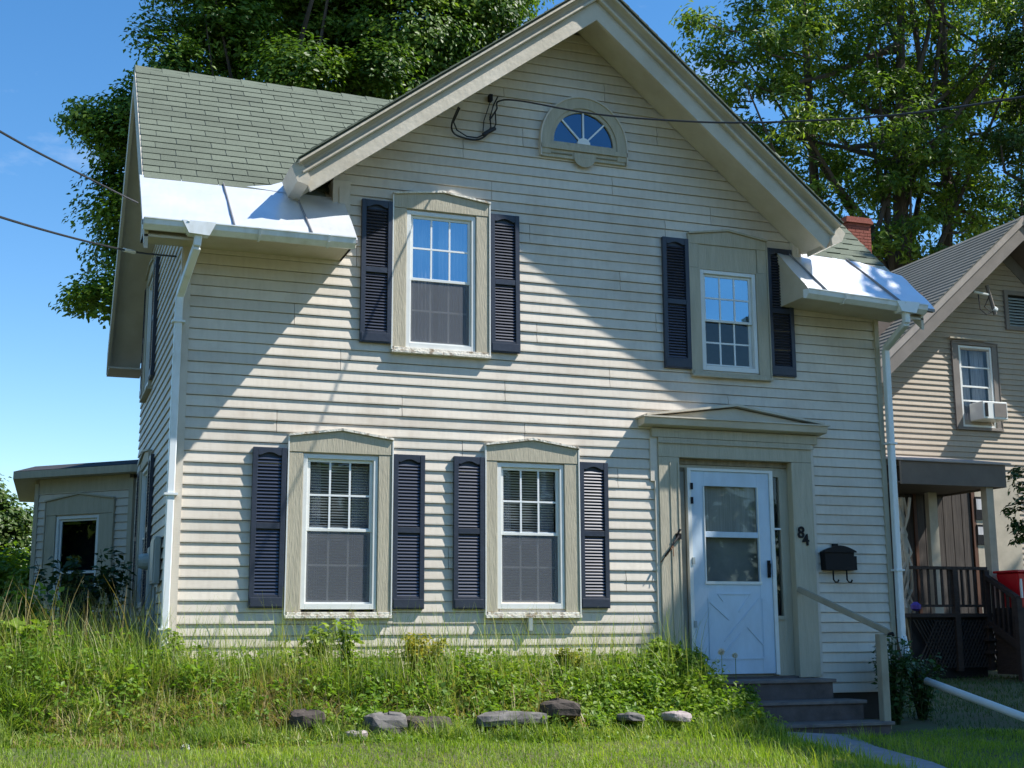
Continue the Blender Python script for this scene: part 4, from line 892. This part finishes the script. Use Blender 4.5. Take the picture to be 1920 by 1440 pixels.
# red bin, violet ball, ground pipe
bxp = Vector(xyz(1912, 1110, 5.0)); zb = bxp.z
t = thing('red_bin', (bxp.x, 5.0, zb - .0), 'bright red plastic bin at the right edge beside the porch stairs', 'bin')
MB().prism([(bxp.x - .17, 4.8, zb - .25), (bxp.x + .2, 4.8, zb - .25), (bxp.x + .2, 5.2, zb - .25), (bxp.x - .17, 5.2, zb - .25)], [(bxp.x - .24, 4.74, zb + .3), (bxp.x + .3, 4.74, zb + .3), (bxp.x + .3, 5.26, zb + .3), (bxp.x - .24, 5.26, zb + .3)]).build('tub', M['red'], t, bevel=.02)
MB().box(bxp.x - .27, bxp.x + .33, 4.71, 5.29, zb + .302, zb + .34).build('rim', M['red'], t, bevel=.01); MB().box(bxp.x - .2, bxp.x - .17, 4.73, 4.76, zb - .1, zb + .2).build('handle', M['vinyl'], t)
t = thing('red_bin_stand', (bxp.x, 5.0, -.8), 'low dark crate that carries the red bin', 'crate'); MB().box(bxp.x - .3, bxp.x + .35, 4.7, 5.3, -.85, zb - .252).build('crate', M['deck'], t)
vb = Vector(xyz(1717, 1137, 5.2)); mb = MB(); mb.tube([(vb.x, vb.y, vb.z - .07), (vb.x, vb.y, vb.z - .04), (vb.x, vb.y, vb.z + .02), (vb.x, vb.y, vb.z + .07)], [.03, .08, .085, .03], 10)
setp(mb.build('flower_pot', M['violet'], None), 'small violet pot hanging at the left end of the porch rail', 'pot')
pa, pb = Vector(xyz(1738, 1277, -.35)), Vector(xyz(1950, 1356, -2.0))
pm = pa.lerp(pb, .5); pm.z += .0
o = MB().tube([pa, pa.lerp(pb, .25), pm, pb], .042, 10).build('drain_pipe', M['vinyl'], None, smooth=True)
setp(o, 'white plastic drain pipe lying on the dark lawn at lower right', 'pipe')
PIPE = (pa, pb)
# ------------------------------------------------------------------ vegetation
def blades(n, xr, yr, hr, w, name, mt, zf=gz, dens=None, lean=.5, segs=2, rn=None, rbias=0, parent=None, rect=None, hfun=None):
    x = RNG.uniform(*xr, n); y = RNG.uniform(*yr, n)
    if dens is not None:
        k = RNG.random(n) < dens(x, y); x, y = x[k], y[k]; n = len(x)
    h = RNG.uniform(*hr, n) * RNG.uniform(.6, 1, n)
    if hfun is not None: h = h * hfun(x, y)
    z = zf(x, y) - .01; a = RNG.uniform(0, 2 * np.pi, n); l = RNG.uniform(.1, lean, n) * h; fa = a + RNG.uniform(-.6, .6, n) + np.pi / 2
    ww = w * RNG.uniform(.6, 1.3, n); V = []
    for s in range(segs + 1):
        t = s / (segs + .0); t2 = min(t, 1)
        cx_ = x + np.cos(a) * l * t2 ** 2; cy_ = y + np.sin(a) * l * t2 ** 2; cz_ = z + h * (t2 - .22 * (l / h) * t2 ** 2 * 2)
        q = ww * (1 - t2 ** 1.5) * .5 + .0006
        V.append(np.stack([cx_ - np.cos(fa) * q, cy_ - np.sin(fa) * q, cz_], -1)); V.append(np.stack([cx_ + np.cos(fa) * q, cy_ + np.sin(fa) * q, cz_], -1))
    V = np.stack(V, 1); m = V.shape[1]; b = np.arange(n)[:, None] * m
    F_ = np.concatenate([np.stack([b[:, 0] + 2 * s, b[:, 0] + 2 * s + 1, b[:, 0] + 2 * s + 3, b[:, 0] + 2 * s + 2], -1) for s in range(segs)])
    # patchy colour
    r = np.clip(RNG.beta(2, 2.4, n) + rbias + .16 * np.sin(x * 2.1 + 1.3 * np.sin(y * 1.7)) * np.cos(y * 2.7) + .14 * np.sin(x * 5.3 + 2 * np.sin(y * 3.1)) * np.sin(y * 4.9 + x), 0, 1)
    return npmesh(name, V.reshape(-1, 3), F_, mt, np.repeat(r, m), parent)
def kites(P, Nn, size, aspect=.55, rn=None, droop=None):
    """folded kite leaves: P (n,3) base points, Nn (n,3) leaf normals, size (n,)"""
    n = len(P); Nn = Nn / np.linalg.norm(Nn, axis=1)[:, None]
    T = RNG.normal(size=(n, 3)); 
    if droop is not None: T = T * .8 + droop
    T -= (T * Nn).sum(1)[:, None] * Nn; T /= np.linalg.norm(T, axis=1)[:, None] + 1e-9; B = np.cross(Nn, T); s = size[:, None]
    tip = P + T * s; mid = P + T * s * .45; l = mid + B * s * aspect * .5 + Nn * s * .12; r = mid - B * s * aspect * .5 + Nn * s * .12
    V = np.stack([P, l, tip, r], 1).reshape(-1, 3); b = np.arange(n) * 4
    F_ = np.concatenate([np.stack([b, b + 1, b + 2], -1), np.stack([b, b + 2, b + 3], -1)])
    return V, F_
def leafmesh(name, P, Nn, size, mt, aspect=.55, parent=None, loc=(0, 0, 0), rb=0., droop=None, rr=None):
    V, F_ = kites(P, Nn, size, aspect, droop=droop)
    r = np.clip(RNG.beta(2, 2.2, len(P)) + rb, 0, 1) if rr is None else np.clip(rr + RNG.normal(0, .16, len(P)), 0, 1)
    return npmesh(name, V, F_, mt, np.repeat(r, 4), parent, loc)
def crown(lobes, nsub, nleaf, sub_r, leaf, up=.8, flat=.55, shell=.75, out=.6):
    """lobes: (centre, radius). Leaves gathered in flattened tufts over and inside the lobes."""
    C_, O_ = [], []
    tot = sum(r ** 2 for _, r in lobes)
    for c, r in lobes:
        k = max(3, int(nsub * r * r / tot)); d = RNG.normal(size=(k, 3)); d /= np.linalg.norm(d, axis=1)[:, None]
        rad = r * (shell + (1.08 - shell) * RNG.random(k)) if shell < 1 else r
        rad = np.where(RNG.random(k) < .22, rad * RNG.uniform(.3, .9, k), rad)
        C_.append(np.array(c)[None] + d * np.asarray(rad)[:, None] * np.array([1, 1, .85])); O_.append(d)
    C_ = np.concatenate(C_); O_ = np.concatenate(O_); k = len(C_)
    sr = sub_r * RNG.uniform(.6, 1.35, k)
    ci = np.repeat(np.arange(k), nleaf); m = len(ci)
    g = RNG.normal(size=(m, 3)) * .5; dirs = g / (np.linalg.norm(g, axis=1)[:, None] + 1e-6); g = dirs * (RNG.random(m) ** .5)[:, None]
    off = g * sr[ci][:, None] * np.array([1, 1, flat]) ; off[:, 2] += -.35 * sr[ci] * (g[:, 0] ** 2 + g[:, 1] ** 2)
    P = C_[ci] + off + O_[ci] * 0
    Nn = np.array([0, 0, up]) + dirs * .45 + O_[ci] * out + RNG.normal(size=(m, 3)) * .38
    s = leaf * RNG.uniform(.6, 1.25, m); tone = RNG.beta(2, 2, k)[ci]
    return P, Nn, s, tone, C_
def limbs(base, top, r0, targets, mt, parent, name='branch', n=16, bend=.4):
    for p in targets:
        p = Vector(p); b = Vector(base).lerp(Vector(top), rnd.uniform(.25, .95)); m1 = b.lerp(p, .5) + Vector((rnd.uniform(-bend, bend), rnd.uniform(-bend, bend), -.05 * (p - b).length))
        MB().tube([b, b.lerp(m1, .5) + Vector((0, 0, .1)), m1, m1.lerp(p, .5), p], [r0, r0 * .75, r0 * .5, r0 * .33, r0 * .12], 5).build(name, mt, parent)
def tree(name, base, lobes, nsub, nleaf, sub_r, leaf, lm, bm, label, cat, group=None, trunk_r=.3, nl=14, top=None, twigs=0, cr_r=.1, **kw):
    t = thing(name, base, label, cat, group); dr = kw.pop('droop', None); asp = kw.pop('aspect', .6)
    P, Nn, s, tone, C_ = crown(lobes, nsub, nleaf, sub_r, leaf, **kw)
    leafmesh('crown', P, Nn, s, lm, asp, t, tuple(np.mean(P, 0)), rr=tone, droop=dr)
    top = top or (base[0], base[1], max(c[2] for c, _ in lobes))
    b = Vector(base); T_ = Vector(top)
    MB().tube([b, b.lerp(T_, .3) + Vector((.15, 0, 0)), b.lerp(T_, .65), T_], [trunk_r, trunk_r * .8, trunk_r * .5, trunk_r * .15], 9).build('trunk', bm, t)
    if nl: limbs(base, top, cr_r, [tuple(C_[i]) for i in RNG.choice(len(C_), min(nl, len(C_)), replace=False)], bm, t)
    if twigs:
        m = MB(); ci = RNG.choice(len(C_), min(twigs, len(C_)), replace=False)
        for i in ci:
            p = Vector(C_[i]); q = p.lerp(Vector((base[0], base[1], p.z - .8)), rnd.uniform(.15, .35)); m.tube([q, q.lerp(p, .5) + Vector((0, 0, -.1)), p], [.03, .02, .008], 4, False)
        o = m.build('twigs', bm, t); o['kind'] = 'stuff'
    return t
def L(px, py, Y, rpx):
    p = at(px, py, Y); return (tuple(p), rpx / FPX * (p - CAM).length)
# large maple behind the house
YM = 14
ml = [L(430, 60, YM, 105), L(600, 30, YM + 1, 130), L(560, 150, YM - 1, 80), L(740, 50, YM, 130), L(700, 150, YM - 1, 70), L(880, 30, YM, 95), L(930, -40, YM, 90), L(400, -70, YM, 130), L(620, -150, YM, 190), L(860, -170, YM, 150),
      L(250, 205, YM, 72), L(225, 265, YM, 72), L(235, 350, YM, 62), L(240, 400, YM, 55), L(330, 130, YM - .5, 75), L(350, 250, YM + .5, 120), L(215, 545, YM, 55), L(262, 570, YM, 70), L(320, 420, YM + 1, 130), L(480, 300, YM + 1, 150), L(650, 260, YM + 1, 120), L(800, 130, YM + .5, 90), L(160, 222, YM, 22), L(160, 548, YM, 20), L(300, 62, YM, 45)]
ml = [(c, r - (.33 if i_ in (0, 7, 10, 11, 12, 13, 14, 16, 17, 22, 23, 24) else .1)) for i_, (c, r) in enumerate(ml)]
tb = at(470, 1150, YM); tree('maple_tree', (tb.x, YM, -.5), ml, 860, 330, .62, .128, M['maple'], M['bark'], 'large dense maple tree rising behind the left roof', 'tree', trunk_r=.45, nl=24, up=.8, out=.75, flat=.7, top=tuple(at(520, 60, YM + 1)))
# airy ash-like tree at right
YA = 20
al = [L(1330, 60, YA, 50), L(1400, 110, YA, 85), L(1350, 165, YA, 50), L(1500, 60, YA, 110), L(1450, 220, YA, 90), L(1520, 300, YA, 95), L(1600, 120, YA + 1, 130), L(1640, 260, YA, 130), L(1600, 400, YA, 110), L(1760, 60, YA, 140), L(1780, 200, YA + 1, 130), L(1740, 340, YA, 120), L(1700, 440, YA, 90), L(1850, 330, YA, 110), L(1560, -60, YA, 150), L(1760, -120, YA, 180), L(1860, 440, YA + 1, 80), L(1900, 180, YA, 120), L(1560, 480, YA, 60), L(1305, 45, YA, 22), L(1420, 20, YA, 50)]
tb = at(1680, 1150, YA); tree('ash_tree', (tb.x, YA, -.6), al, 840, 80, .6, .22, M['ash'], M['bark'], 'tall airy tree with sky showing between its leaves behind the right roof', 'tree', trunk_r=.36, nl=40, cr_r=.15, twigs=350, up=.5, flat=.5, out=.4, aspect=.38, droop=np.array([0, 0, -.45]), top=tuple(at(1690, -200, YA)))
tb2 = at(1500, 1150, YA + .5)
for px0, px1 in ((1540, 1500), (1770, 1765)):
    a_, b_ = at(px0, 900, YA + .5), at(px1, -100, YA + .5); 
    MB().tube([a_, a_.lerp(b_, .5) + Vector((.2, 0, 0)), b_], [.22, .16, .07], 7).build('trunk', M['bark'], bpy.data.objects['ash_tree'])
dl = [L(1915, 30, 17, 60), L(1935, 130, 17, 55), L(1925, 250, 17, 55), L(1930, 360, 17, 45), L(2010, 150, 17, 120)]
tb = at(2010, 1150, 17); tree('evergreen_tree', (tb.x, 17, -.6), dl, 170, 120, .5, .13, M['darkleaf'], M['bark'], 'dark feathery tree at the upper right edge', 'tree', trunk_r=.25, nl=6)
# trees far left
dl = [L(15, 960, 22, 34), L(38, 1000, 22, 24), L(-25, 990, 22, 60), L(25, 1050, 22, 40), L(-60, 930, 22, 50), L(60, 1070, 22, 30)]
tb = at(-20, 1190, 22); tree('garden_tree', (tb.x, 22, -.5), dl, 170, 70, .42, .14, M['dleaf'], M['bark'], 'distant garden tree at the left edge beyond the rear wing', 'tree', trunk_r=.14, nl=8)
dl = [L(20, 1075, 10, 48), L(75, 1085, 9, 28), L(-60, 1085, 10, 60), L(10, 1125, 10, 50), L(60, 1130, 10, 40), L(-60, 1140, 10, 60), L(110, 1135, 10, 35)]
tb = at(20, 1190, 10); tree('leafy_shrub', (tb.x, 10, -.5), dl, 230, 60, .26, .12, M['bush'], M['bark'], 'bright green shrub at the left edge below the distant tree', 'shrub', trunk_r=.06, nl=5, cr_r=.02)
# street trees behind and beside the camera: they shade the right half and are mirrored in the panes
def blobtree(name, x, y, z0, lobes, nsub, nleaf, sub_r, leaf, label, **kw):
    return tree(name, (x, y, z0), lobes, nsub, nleaf, sub_r, leaf, M['maple'], M['bark'], label, 'tree', **kw)
SH = [((15.35, -3.3, 11.0), 1.95), ((16.9, -5.6, 10.6), 2.1), ((19.0, .2, 11.0), 2.0), ((17.5, -1.5, 11.0), 2.5), ((18.0, -5.0, 11.5), 2.8), ((16.0, -6.4, 11.0), 1.9), ((15.3, -9.3, 11.0), 2.2), ((18.5, -8.5, 11.0), 2.6), ((19.8, -3.0, 10.5), 2.4), ((16.4, .2, 11.0), 1.9), ((17.0, -3.6, 12.0), 2.4), ((20.5, .6, 11.0), 2.4), ((15.1, -7.5, 11.0), 1.35), ((14.6, -9.4, 11.2), 1.5), ((22.0, -2.5, 11.0), 2.5), ((18.2, 1.2, 11.0), 1.7), ((20.2, 2.0, 10.6), 1.5), ((22.5, 1.5, 10.8), 1.6)]
blobtree('street_tree', 17.0, -4.6, -.9, SH, 1350, 95, .66, .32, 'broad street tree right of the lawn, shading the door side', nl=12, trunk_r=.3)
kk = 0
for x, y, r in ((-16, -34, 5.2), (-7, -35, 4.8), (2, -34, 5.3), (11, -35, 5.0), (21, -34, 5.4), (-26, -36, 5.6)):  # unseen row added for pane reflections, raised to cut low sky light
    lb = [((x, y, 5.6), r), ((x + 1.8, y + .6, 3.0), r * .8), ((x - 2, y, 2.6), r * .8)]
    t_ = blobtree('unseen_roadside_tree', x, y, -1.7, lb, 150, 50, 1.0, .6, ['unseen round street tree across the road, far left of the row', 'unseen second round tree from the left across the road', 'unseen middle round tree of the row across the road', 'unseen fourth round tree across the road', 'unseen right end tree of the row across the road', 'unseen outermost left tree across the road'][kk], nl=0, trunk_r=.25, group='unseen trees added across the road'); kk += 1

tree('garden_tree', (-13, 4.5, -1.0), [((-13, 4.5, 4.5), 3.6), ((-13.5, 8.5, 3.5), 3.4), ((-12.5, 1.0, 3.2), 3.0), ((-13, 5, 1.5), 3.0), ((-13, 11, 2), 3.2)], 420, 60, .9, .42, M['maple'], M['bark'], 'broad garden tree left of the house, outside the view', 'tree', nl=4)
# ---- lawn, weeds, tall grass
def inpath(x, y):
    c = np.interp(y, [-6.6, -5.3, -4.1, -3.0, -2.0, -1.06], [4.77, 5.0, 5.23, 5.57, 5.7, 5.87]); return (np.abs(x - c) < .30) & (y < -1.0)
def notpath(x, y): return (~inpath(x, y)).astype(float)
def steps_(x, y): return (x > 5.15) & (x < 6.95) & (y > -1.05)
def lawn_d(x, y): return notpath(x, y) * (~((y > -1.45) & (x < 5.2) & (x > -9))) * (~steps_(x, y)) * (~((y > -.03) & (x > -.1) & (x < 7.75)))
q = blades(190000, (-3.2, 9.5), (-7.5, -.8), (.035, .085), .006, 'lawn_grass', M['grass'], dens=lambda x, y: lawn_d(x, y) * np.clip(1.25 - (-y - 1) * .13, .2, 1), lean=.9, hfun=lambda x, y: .75 + .5 * np.abs(np.sin(x * 1.9 + y) * np.cos(y * 2.3 - x * .7))); q['kind'] = 'stuff'
q = blades(26000, (7.8, 15), (-3, 6.5), (.04, .11), .008, 'shaded_grass', M['shadelawn'], dens=lambda x, y: (x + y * .2 < 15) * 1., lean=.8, rbias=-.2); q['kind'] = 'stuff'
q = blades(4200, (-3.2, 5.3), (-5, -1.0), (.10, .2), .006, 'tufts', M['grass'], dens=notpath, lean=.9, rbias=.1); q['kind'] = 'stuff'
q = blades(2600, (3.9, 6.4), (-4.8, -1.25), (.10, .24), .007, 'path_edge_grass', M['grass'], dens=lambda x, y: notpath(x, y) * (x < 6.9), lean=.8, rbias=.1); q['kind'] = 'stuff'
# weed bank: heights vary along the wall
def bankh(x, y):
    hx = np.interp(x, [-3.5, -.6, -.2, .5, 1.2, 2.0, 2.6, 3.3, 4.2, 4.8, 5.3, 5.8], [1.2, 1.1, .85, .68, .74, .66, .72, .58, .6, .85, .95, .55])
    return hx * (.5 + .5 * sst(-1.5, -.6, y))
def bank_d(x, y): return ((y > -1.5 + .08 * np.sin(x * 3)) & ~((y > -.02) & (x > -.12)) & ~((x > 5.12) & (y > -1.05)) & ~((x > 5.2)) ).astype(float)
def clump(x, y): return np.sin(x * 7.3 + 2 * np.sin(y * 5.1)) * np.sin(y * 8.7 + 1.7 * np.sin(x * 3.9)) + .5 * np.sin(x * 17 + y * 11) * np.cos(y * 19 - x * 5)
q = blades(95000, (-3.6, 5.5), (-1.6, 0.0), (.24, .62), .012, 'weed_grass', M['weed'], dens=lambda x, y: bank_d(x, y) * np.clip(.45 + .8 * clump(x, y), .08, 1), lean=1.35, segs=3, hfun=lambda x, y: bankh(x, y) * np.clip(.85 + .3 * clump(x, y), .5, 1.3)); q['kind'] = 'stuff'
q = blades(9000, (-3.6, 5.2), (-1.95, -1.5), (.08, .19), .008, 'bank_foot_grass', M['weed'], dens=lambda x, y: (~steps_(x, y)) * 1., lean=1.2, segs=3, hfun=lambda x, y: .8 + .9 * (np.sin(x * 5.1) * np.sin(x * 2.3 + 1) > .1)); q['kind'] = 'stuff'
q = blades(15000, (-3.6, 3.4), (-1.7, -.5), (.14, .42), .009, 'dry_grass', M['straw'], dens=lambda x, y: bank_d(x, y) * np.clip(.2 + .7 * (np.sin(x * 2.4) > .1) + .5 * (x < 1), 0, 1) * (clump(x, y) < .3), lean=1.3, segs=3); q['kind'] = 'stuff'
q = blades(2900, (-3.2, 5.0), (-.9, -.02), (.5, .98), .0055, 'tall_grass_stalks', M['weed'], dens=bank_d, lean=.45, segs=4, rbias=.2); q['kind'] = 'stuff'
q = blades(16000, (-4.5, -.05), (0, 4.8), (.3, .72), .013, 'side_yard_grass', M['weed'], lean=.9, segs=3); q['kind'] = 'stuff'
q = blades(900, (-2.2, -.12), (-.2, 2.2), (.75, 1.15), .012, 'tall_seed_grass', M['straw'], lean=.45, segs=5, rbias=.0); q['kind'] = 'stuff'
q = blades(4200, (-2.6, 1.4), (-2.05, -1.35), (.05, .16), .009, 'dead_grass', M['straw'], dens=lambda x, y: np.clip(.9 - .5 * np.abs(x + .5), .1, 1), lean=1.5, segs=2); q['kind'] = 'stuff'
# broad-leaved ground cover
def cover(n, xr, yr, h, leaf, name, mt, dens=bank_d, rb=0.):
    x = RNG.uniform(*xr, n); y = RNG.uniform(*yr, n); k = RNG.random(n) < dens(x, y); x, y = x[k], y[k]; n = len(x)
    hh = h * bankh(x, y) * (.35 + .65 * RNG.random(n)); nl = 26; ci = np.repeat(np.arange(n), nl); m = len(ci)
    t = RNG.random(m) ** .7; r = .035 + .09 * (1 - (t - .6) ** 2); a = RNG.uniform(0, 2 * np.pi, m)
    P = np.stack([x[ci] + np.cos(a) * r * RNG.random(m), y[ci] + np.sin(a) * r * RNG.random(m), gz(x, y)[ci] + hh[ci] * t], -1)
    Nn = np.stack([np.cos(a) * .5, np.sin(a) * .5, np.full(m, .9)], -1) + RNG.normal(size=(m, 3)) * .35
    q = leafmesh(name, P, Nn, leaf * RNG.uniform(.5, 1.3, m), mt, .6, rb=rb); q['kind'] = 'stuff'; return q
cover(2200, (-3.6, 5.6), (-1.5, -.02), .50, .055, 'broadleaf_weeds', M['broad'], dens=lambda x, y: bank_d(x, y) * np.where(x > 2.4, .8, .33))
cover(620, (2.6, 5.85), (-1.55, -.1), .46, .052, 'creeping_weeds', M['bush'], dens=lambda x, y: ((y < -.05) & (x < 5.12) | (y < -1.05) & (x < 5.3)).astype(float), rb=.05)
cover(260, (-3.6, 5.2), (-1.95, -1.45), .11, .04, 'low_weeds', M['broad'], dens=notpath)
# individual plants
def plant(name, c, h, w, nst, nlf, leaf, lm, label, cat, rb=0, z0=None, flat=.8):
    z0 = float(gz(c[0], c[1])) if z0 is None else z0
    t = thing(name, (c[0], c[1], z0), label, cat); m = MB(); P = []; Nn = []
    for i in range(nst):
        a = rnd.uniform(0, 6.28); r = rnd.uniform(.2, 1) * w; top = Vector((c[0] + math.cos(a) * r, c[1] + math.sin(a) * r * .7, z0 + h * rnd.uniform(.65, 1)))
        b = Vector((c[0] + math.cos(a) * r * .15, c[1] + math.sin(a) * r * .15, z0)); mid = b.lerp(top, .5) + Vector((0, 0, h * .06)); m.tube([b, mid, top], [.008, .006, .003], 4, False)
        for j in range(nlf):
            f = rnd.random() ** .6; p = (b.lerp(mid, f * 2) if f < .5 else mid.lerp(top, f * 2 - 1)); aa = rnd.uniform(0, 6.28); P.append((p.x + math.cos(aa) * .04, p.y + math.sin(aa) * .04, p.z + rnd.uniform(-.03, .03))); Nn.append((math.cos(aa) * .4, math.sin(aa) * .4 - .15, .9))
    m.build('stems', lm, t); P = np.array(P); Nn = np.array(Nn) + RNG.normal(size=(len(P), 3)) * .3
    leafmesh('foliage', P, Nn, leaf * RNG.uniform(.6, 1.3, len(P)), lm, .6, t, tuple(P.mean(0)), rb=rb); return t
def pp_(px, py, Y): p = at(px, py, Y); return (p.x, p.y), p.z
for (px, py, Y, w, nst, lf, mt_, nm, lab, cat, rb) in (
    (75, 1095, .8, .26, 14, .10, 'bush', 'elder_bush', 'bright green bush with large leaves left of the rear wing window', 'bush', .1),
    (5, 1105, .6, .24, 12, .10, 'bush', 'elder_bush', 'bright green bush cut by the left edge of the view', 'bush', .1),
    (-20, 1130, 1.5, .5, 22, .13, 'bush', 'elder_bush', 'tall bright bush mostly outside the left edge of the view', 'bush', .05),
    (30, 1165, .0, .30, 16, .13, 'bush', 'elder_bush', 'lower large leaved bush in the left corner of the bed', 'bush', .0),
    (150, 1030, 3.4, .5, 16, .11, 'darkleaf', 'dark_shrub', 'dark shrub in front of the rear wing window', 'shrub', .0),
    (215, 1030, 3.6, .3, 8, .10, 'darkleaf', 'dark_shrub', 'thin dark shrub between rear wing window and side wall', 'shrub', .0),
    (330, 1180, -.25, .10, 7, .06, 'bush', 'sapling', 'light green sapling in front of the downspout foot', 'sapling', .1),
    (600, 1165, -.3, .15, 8, .07, 'bush', 'sapling', 'light green sapling under the left lower window', 'sapling', .15),
    (655, 1160, -.35, .13, 8, .07, 'bush', 'sapling', 'taller light green sapling under the right part of left lower window', 'sapling', .15),
    (790, 1188, -.35, .26, 26, .045, 'yellow', 'goldenrod', 'yellowish flowering weed between the two lower windows', 'weed', .1),
    (1075, 1215, -.4, .2, 14, .05, 'yellow', 'goldenrod', 'short yellow green weed under the right lower window', 'weed', -.25),
    (1240, 1195, -.35, .22, 26, .06, 'bush', 'leafy_weed', 'bushy weed at the foot of the left pilaster', 'weed', .05),
    (1300, 1215, -.45, .2, 22, .06, 'broad', 'leafy_weed', 'green weed clump in front of the blue door', 'weed', .1),
    (1185, 1225, -.4, .2, 18, .055, 'bush', 'leafy_weed', 'bushy weed left of the pilaster foot', 'weed', .0),
    (1400, 1270, -.7, .12, 12, .045, 'broad', 'leafy_weed', 'small weed hanging over the left end of the steps', 'weed', .0),
    (1672, 1195, -.35, .32, 26, .07, 'darkleaf', 'corner_shrub', 'dark green shrub at the right corner of the house', 'shrub', .1),
    (1722, 1225, -.1, .28, 20, .07, 'darkleaf', 'corner_shrub', 'lower dark shrub beside the drain pipe end', 'shrub', .1)):
    c, zt = pp_(px, py, Y); z0 = float(gz(*c)); plant(nm, c, max(.15, zt - z0), w, nst, 34 if lf > .05 else 46, lf, M[mt_], lab, cat, rb)
# foliage in front of the neighbour's wall at the right edge
c = at(1912, 960, 4.5); P, Nn, s, tone, _ = crown([(tuple(c), .3), (tuple(at(1930, 900, 4.5)), .3), (tuple(at(1935, 1000, 4.5)), .25)], 34, 26, .14, .1)
t = thing('hanging_branch', tuple(c), 'dark leafy branch in front of the tan siding at the right edge', 'branch'); leafmesh('foliage', P, Nn, s, M['darkleaf'], .5, t, tuple(c))
MB().tube([at(1885, 950, 4.5), at(1925, 940, 4.5), at(2060, 900, 4.5)], [.006, .015, .03], 5).build('stem', M['bark'], t)
# seed heads and white flowers
def puff(px, py, Y, r, label, name='dandelion', mt_='puff'):
    p = at(px, py, Y); z0 = float(gz(p.x, p.y)); t = thing(name, (p.x, p.y, z0), label, name)
    MB().tube([(p.x, p.y, z0 - .01), (p.x + .005, p.y, p.z)], .003, 4).build('stalk', M['bush'], t)
    d = RNG.normal(size=(160, 3)); d /= np.linalg.norm(d, axis=1)[:, None]; P = np.array(p)[None] + d * r * .3
    V, F_ = kites(P, np.cross(d, RNG.normal(size=d.shape)), np.full(160, r), .35, droop=d * 6); npmesh('seed_head', V, F_, M[mt_], None, t, tuple(p))
puff(325, 1375, -1.35, .028, 'upper left white dandelion seed head in the lawn'); puff(348, 1403, -2.0, .028, 'lower white dandelion seed head near the left of the lawn')
puff(1352, 1222, -.75, .03, 'white flower head in front of the door, nearer the left jamb', 'wildflower'); puff(1378, 1229, -.75, .026, 'small white flower head in front of the middle of the door', 'wildflower')
# ---- edging stones
def stone(px, py, wpx, hpx, Y, mt_, label, dep=.3, name='edging_stone', seed=0):
    p = at(px, py, Y); sc = (Vector(p) - CAM).length / FPX; w, h = wpx * sc, (hpx * .85 + 10) * sc; p = p - Vector((0, 0, 7 * sc)); rs = np.random.default_rng(seed); n, k = 14, 7; V = []
    for i in range(k):
        ph = math.pi * i / (k - 1)
        for j in range(n):
            a = 2 * math.pi * j / n; sx = abs(math.cos(a)) ** .55 * np.sign(math.cos(a)); sy = abs(math.sin(a)) ** .55 * np.sign(math.sin(a)); rr = max(.02, math.sin(ph)) ** .45; rz = abs(math.cos(ph)) ** .6 * np.sign(math.cos(ph))
            e = 1 + rs.normal() * .05; V.append((w / 2 * sx * rr * e, dep / 2 * sy * rr * e, h / 2 * rz * (1 + rs.normal() * .06) + .08 * h * math.sin(a * 2 + seed)))
    m = MB(); m.v = [tuple(Vector(v) + p) for v in V]
    for i in range(k - 1):
        for j in range(n): m.f.append((i * n + j, (i + 1) * n + j, (i + 1) * n + (j + 1) % n, i * n + (j + 1) % n))
    m.f.append(tuple(range(n))); m.f.append(tuple(range(n * k - 1, n * k - n - 1, -1)))
    setp(m.build(name, M[mt_]), label, 'stone', 'edging stones along the weed bed')
stone(722, 1352, 80, 36, -1.55, 'stone', 'large grey lichened edging stone under the left half of the wall', seed=1)
stone(800, 1352, 85, 22, -1.5, 'stoned', 'low dark edging stone right beside the large grey one', seed=2)
stone(575, 1342, 60, 26, -1.45, 'stoned', 'dark edging stone left of the large grey one, half overgrown', seed=3)
stone(960, 1341, 130, 18, -1.5, 'stone', 'long thin flat grey edging stone in the middle', seed=4)
stone(1050, 1322, 70, 26, -1.4, 'stoned', 'thick dark brown edging stone tilted on the thin one', seed=5)
stone(1182, 1337, 42, 5, -1.55, 'stone', 'small pale edging stone right of the thick brown one', seed=6)
stone(1268, 1336, 44, 9, -1.6, 'pink', 'small pinkish edging stone left of the planter board', seed=7)
stone(668, 1372, 40, 8, -1.75, 'pink', 'pale sliver of stone in the lawn before the large grey one', seed=8, dep=.12)
t = thing('planter_board', tuple(at(1358, 1340, -1.0)), 'tan wooden board edging the bed left of the steps', 'board')
pa_, pb_ = at(1322, 1322, -1.02), at(1412, 1330, -1.08); MB().rod(pa_, pb_, .05, .13).build('board', M['wood'], t, bevel=.008)
MB().rod(pa_ + Vector((.02, -.06, -.085)), pb_ + Vector((0, -.06, -.085)), .08, .035).build('lower_board', M['pink'], t)
# weeds growing up in front of the stones
q = blades(2600, (-.5, 5.2), (-1.85, -1.62), (.12, .26), .008, 'stone_foot_grass', M['weed'], dens=lambda x, y: np.clip(.55 + clump(x * 1.3, y), .1, 1), lean=1.2, segs=3); q['kind'] = 'stuff'
# ---- window mount post stubs under the two lower windows
for px, lab in ((632, 'small grey bracket stub under left lower window'), (993, 'small grey bracket stub under right lower window')):
    p = at(px, 1165, -.04); setp(MB().box(p.x - .02, p.x + .02, -.075, -.015, p.z - .09, p.z + .03).build('sill_bracket', M['greymetal']), lab, 'bracket')
